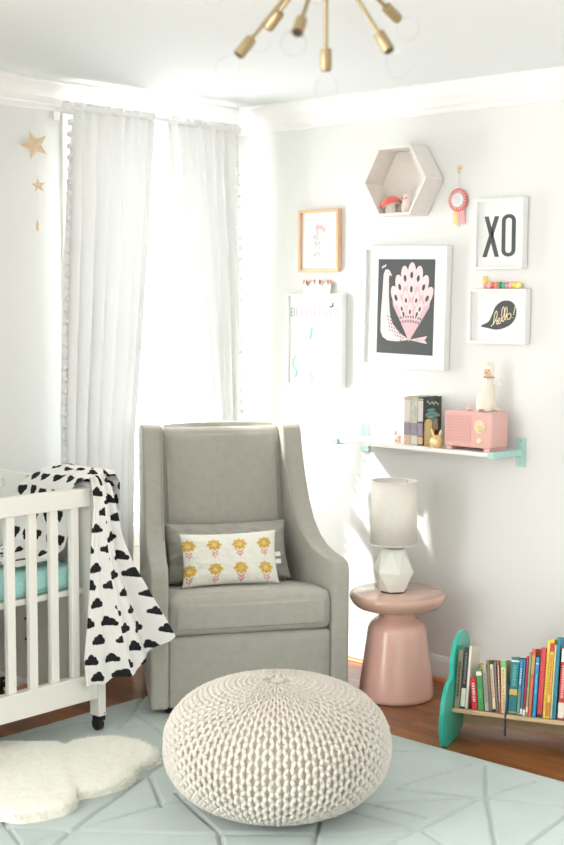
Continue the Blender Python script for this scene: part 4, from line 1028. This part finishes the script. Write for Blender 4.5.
BK_ = [ # left px, right px at base, top px y, colour, lean px at top, depth, label, bands, title
 (454.0, 459.3, 650, (150, 144, 118), 0, 'olive grey book next to the teal end panel', [], (.2, .8, BLK)),
 (460.0, 464.6, 647, (40, 42, 48), 0, 'black book with white lower spine near the teal end panel', [(.03, .33, WH)], (.4, .9, cm((120, 122, 126)))),
 (464.8, 467.4, 646, (228, 222, 206), 0, 'thin white book right of the black book', [], None),
 (471.8, 477.6, 676, (214, 40, 52), -3.5, 'short red book with white lettering leaning left', [], (.25, .8, WH)),
 (478.2, 484.0, 669, (70, 154, 84), -4.5, 'green book leaning on the short red one', [(.86, .96, WH)], (.3, .5, cm((120, 190, 120)))),
 (484.8, 489.0, 664, (178, 176, 164), -4.0, 'grey book leaning left beside the green book', [], (.2, .8, cm((120, 118, 108)))),
 (489.4, 492.2, 660, (126, 116, 84), -3.0, 'thin olive brown book among the leaning ones', [], None),
 (492.6, 496.0, 664, (226, 210, 188), -3.5, 'cream book with dark foot leaning left', [(.0, .06, BLK)], (.3, .9, cm((190, 120, 90)))),
 (496.3, 498.6, 662, (120, 122, 108), -2.5, 'thin grey green book left of the orange-brown one', [], None),
 (498.9, 501.0, 660, (188, 104, 70), -2.0, 'thin orange-brown book, leaning slightly', [], (.2, .9, WH)),
 (501.3, 506.2, 660, (226, 224, 176), -1.5, 'pale yellow patterned book with green top', [(.86, .99, cm((110, 186, 110)))], (.05, .8, cm((214, 150, 110)))),
 (507.4, 516.0, 657, (22, 120, 124), 0, 'wide teal book with gold emblem on its spine', [(.03, .05, GLD), (.34, .44, GLD), (.92, .95, WH)], (.5, .85, cm((90, 180, 180)))),
 (516.4, 519.4, 659, (44, 148, 196), 0, 'sky blue book right of the wide teal one', [(.0, .45, cm((110, 150, 110)))], (.55, .85, WH)),
 (519.7, 522.0, 659, (52, 130, 176), 0, 'thin darker blue book between sky blue and crimson ones', [(.02, .12, WH)], None),
 (522.4, 524.9, 656, (176, 40, 60), 0, 'thin crimson book beside the sage green one in the rack', [(.0, .1, WH)], None),
 (525.2, 527.4, 652, (150, 170, 120), 0, 'thin sage green book right of the crimson one', [(.06, .14, WH)], None),
 (527.7, 531.2, 649, (212, 98, 70), 0, 'orange red book with speckled top', [(.62, .9, cm((196, 150, 90)))], (.1, .55, cm((226, 140, 110)))),
 (532.0, 535.6, 657, (32, 152, 206), 0, 'bright blue book shorter than its neighbours', [(.88, .90, WH)], (.4, .7, cm((130, 200, 226)))),
 (536.6, 541.8, 648, (208, 62, 66), 0, 'plain coral red book left of the yellow pair', [(.0, .05, BLK)], None),
 (542.4, 545.4, 641, (240, 214, 84), 0, 'tall yellow book, left one of the yellow pair', [], (.1, .8, cm((220, 150, 60)))),
 (545.6, 549.4, 640, (242, 206, 70), 0, 'tall yellow book with red stripe on the spine', [(.84, .95, REDM), (.03, .2, cm((200, 130, 50)))], (.3, .8, REDM)),
 (549.7, 551.9, 645, (206, 200, 160), 0, 'thin beige book right of the yellow pair', [], None),
 (552.2, 555.6, 638, (24, 134, 158), 0, 'tall thin teal blue book, highest in the rack', [], (.3, .7, cm((60, 160, 180)))),
 (557.2, 563.5, 648, (200, 48, 44), 0, 'thick red book with white label at the right edge', [(.03, .24, WH), (.80, .98, WH)], (.3, .75, cm((236, 190, 180)))),
 (564.2, 568.5, 650, (60, 120, 160), 0, 'blue book cut off by the right edge', [], None),
]
LEAN = {-3.5: -8, -4.5: -8, -4.0: -8, -3.0: -8, -2.5: -7.5, -2.0: -6.5, -1.5: -5}
for (u0, u1, tv, c, ln, lab, bands, ti) in BK_:
    ub = 706 + (u0-448)*.13
    t0, t1 = online(u0, ub)[0], online(u1, ub)[0]; w_ = (t1-t0)*.97; tc_ = (t0+t1)/2
    zt = online((u0+u1)/2+ln, tv, .05)[1]; h_ = (zt-BZ)/math.cos(TILT)
    le = math.radians(LEAN.get(ln, 0)); h2 = h_/math.cos(le); lift = abs(math.sin(le))*w_/2 + .0004
    t_ = book('picture_book', lab, (0, 0, 0), 0, w_, .142, h2, cm(c), G2, band=[(a, b_, m_) for a, b_, m_ in bands], title=ti)
    t_.matrix_world = Matrix.Translation(RP + RD*tc_ + Vector((0, 0, BZ+lift))) @ Matrix.Rotation(RRZ, 4, 'Z') @ Matrix.Rotation(-TILT, 4, 'X') @ Matrix.Rotation(le, 4, 'Y')
# yellow card sticking out behind the leaning books
yc = thing('yellow_card', 'yellow cardboard cut-out sticking up behind the short red book', 'card')
yc.matrix_world = Matrix.Translation(RP + RD*(online(472.5, 672, .10)[0]) + Vector((0, 0, BZ+.001))) @ Matrix.Rotation(RRZ, 4, 'Z') @ Matrix.Rotation(-TILT, 4, 'X') @ Matrix.Translation((0, .1465, 0))
cdp = catmull([Vector((a, b, 0)) for a, b in [(-.035, 0), (.035, 0), (.036, .08), (.030, .12), (.034, .15), (.016, .168), (.0, .160), (-.012, .185), (-.026, .19), (-.034, .16), (-.030, .10)]], 3)
obj('card_sheet', MB().prism([(p.x, max(0, p.y)) for p in cdp], -.001, .001, 'y'), cm((236, 206, 110)), yc, smooth=False)
obj('card_spot', MB().prism(ell(.0, .13, .010, .010), -.0016, -.001, 'y'), cm((246, 226, 160)), yc, smooth=False)
# navy ribbon bookmark hanging over the rack edge
tr_ = online(506.8, 690)[0]
rbn = MB(); pth = [(.020, .235), (.012, .20), (-.006, .150), (-.0145, .134), (-.0150, .10), (-.0152, .07), (-.015, .050)]
for a, b_ in zip(pth[:-1], pth[1:]):
    d = Vector((b_[0]-a[0], b_[1]-a[1])).normalized(); n_ = Vector((-d.y, d.x))*.0006
    rbn.prism([(a[0]-n_.x, a[1]-n_.y), (b_[0]-n_.x, b_[1]-n_.y), (b_[0]+n_.x, b_[1]+n_.y), (a[0]+n_.x, a[1]+n_.y)], tr_-.0035, tr_+.0035, 'x')
rbn.v = [tuple(RD*a + RG*b + Vector((0, 0, c))) for a, b, c in rbn.v]
rr_ = obj('ribbon_strap', rbn, cm((24, 50, 80)), smooth=False); rr_.location = RP
tag(rr_, 'narrow navy ribbon hanging from the books over the rack edge', 'ribbon')
# a scrap of yellow thread on the floor boards
sc = onz(491, 768, .003)
th_ = MB().tube([sc+Vector((-.03, -.0, 0)), sc+Vector((-.005, -.004, .003)), sc+Vector((.014, -.018, .001)), sc+Vector((.02, -.01, 0))], .0014, 6).tube([sc+Vector((-.012, .018, 0)), sc+Vector((0, .0, .002)), sc+Vector((.004, -.022, 0))], .0013, 6)
tag(obj('thread_scrap', th_, cm((222, 200, 60))), 'scrap of yellow thread on the floor beside the rug edge', 'thread')

# ------------------------------------------------------------------ light
W = bpy.data.worlds.new('sky'); SC.world = W; W.use_nodes = True; nt = W.node_tree; N = nt.nodes; L = nt.links
bg = N['Background']; tc = N.new('ShaderNodeTexCoord'); sx = N.new('ShaderNodeSeparateXYZ'); L.new(tc.outputs['Generated'], sx.inputs[0])
mr = N.new('ShaderNodeMapRange'); mr.interpolation_type = 'SMOOTHSTEP'; mr.inputs['From Min'].default_value = -.05; mr.inputs['From Max'].default_value = .35
mr.inputs['To Min'].default_value = SKY_ROOM = 1.05; mr.inputs['To Max'].default_value = SKY_OUT = 12.0
L.new(sx.outputs['Y'], mr.inputs[0]); L.new(mr.outputs[0], bg.inputs['Strength']); bg.inputs['Color'].default_value = (1.0, 1.0, .985, 1)
sun = bpy.data.lights.new('sun', 'SUN'); sun.energy = 6; sun.angle = math.radians(1.2); sun.color = (1, .97, .92)
so = bpy.data.objects.new('sun', sun); COL.objects.link(so)
so.rotation_euler = Vector((.70, -1.0, -1.0)).to_track_quat('-Z', 'Y').to_euler()
vs_ = SC.view_settings
SC.display_settings.display_device = 'sRGB'
vs_.view_transform = 'Standard'; vs_.look = 'None'; vs_.gamma = 1; vs_.use_curve_mapping = False; vs_.exposure = 0.44
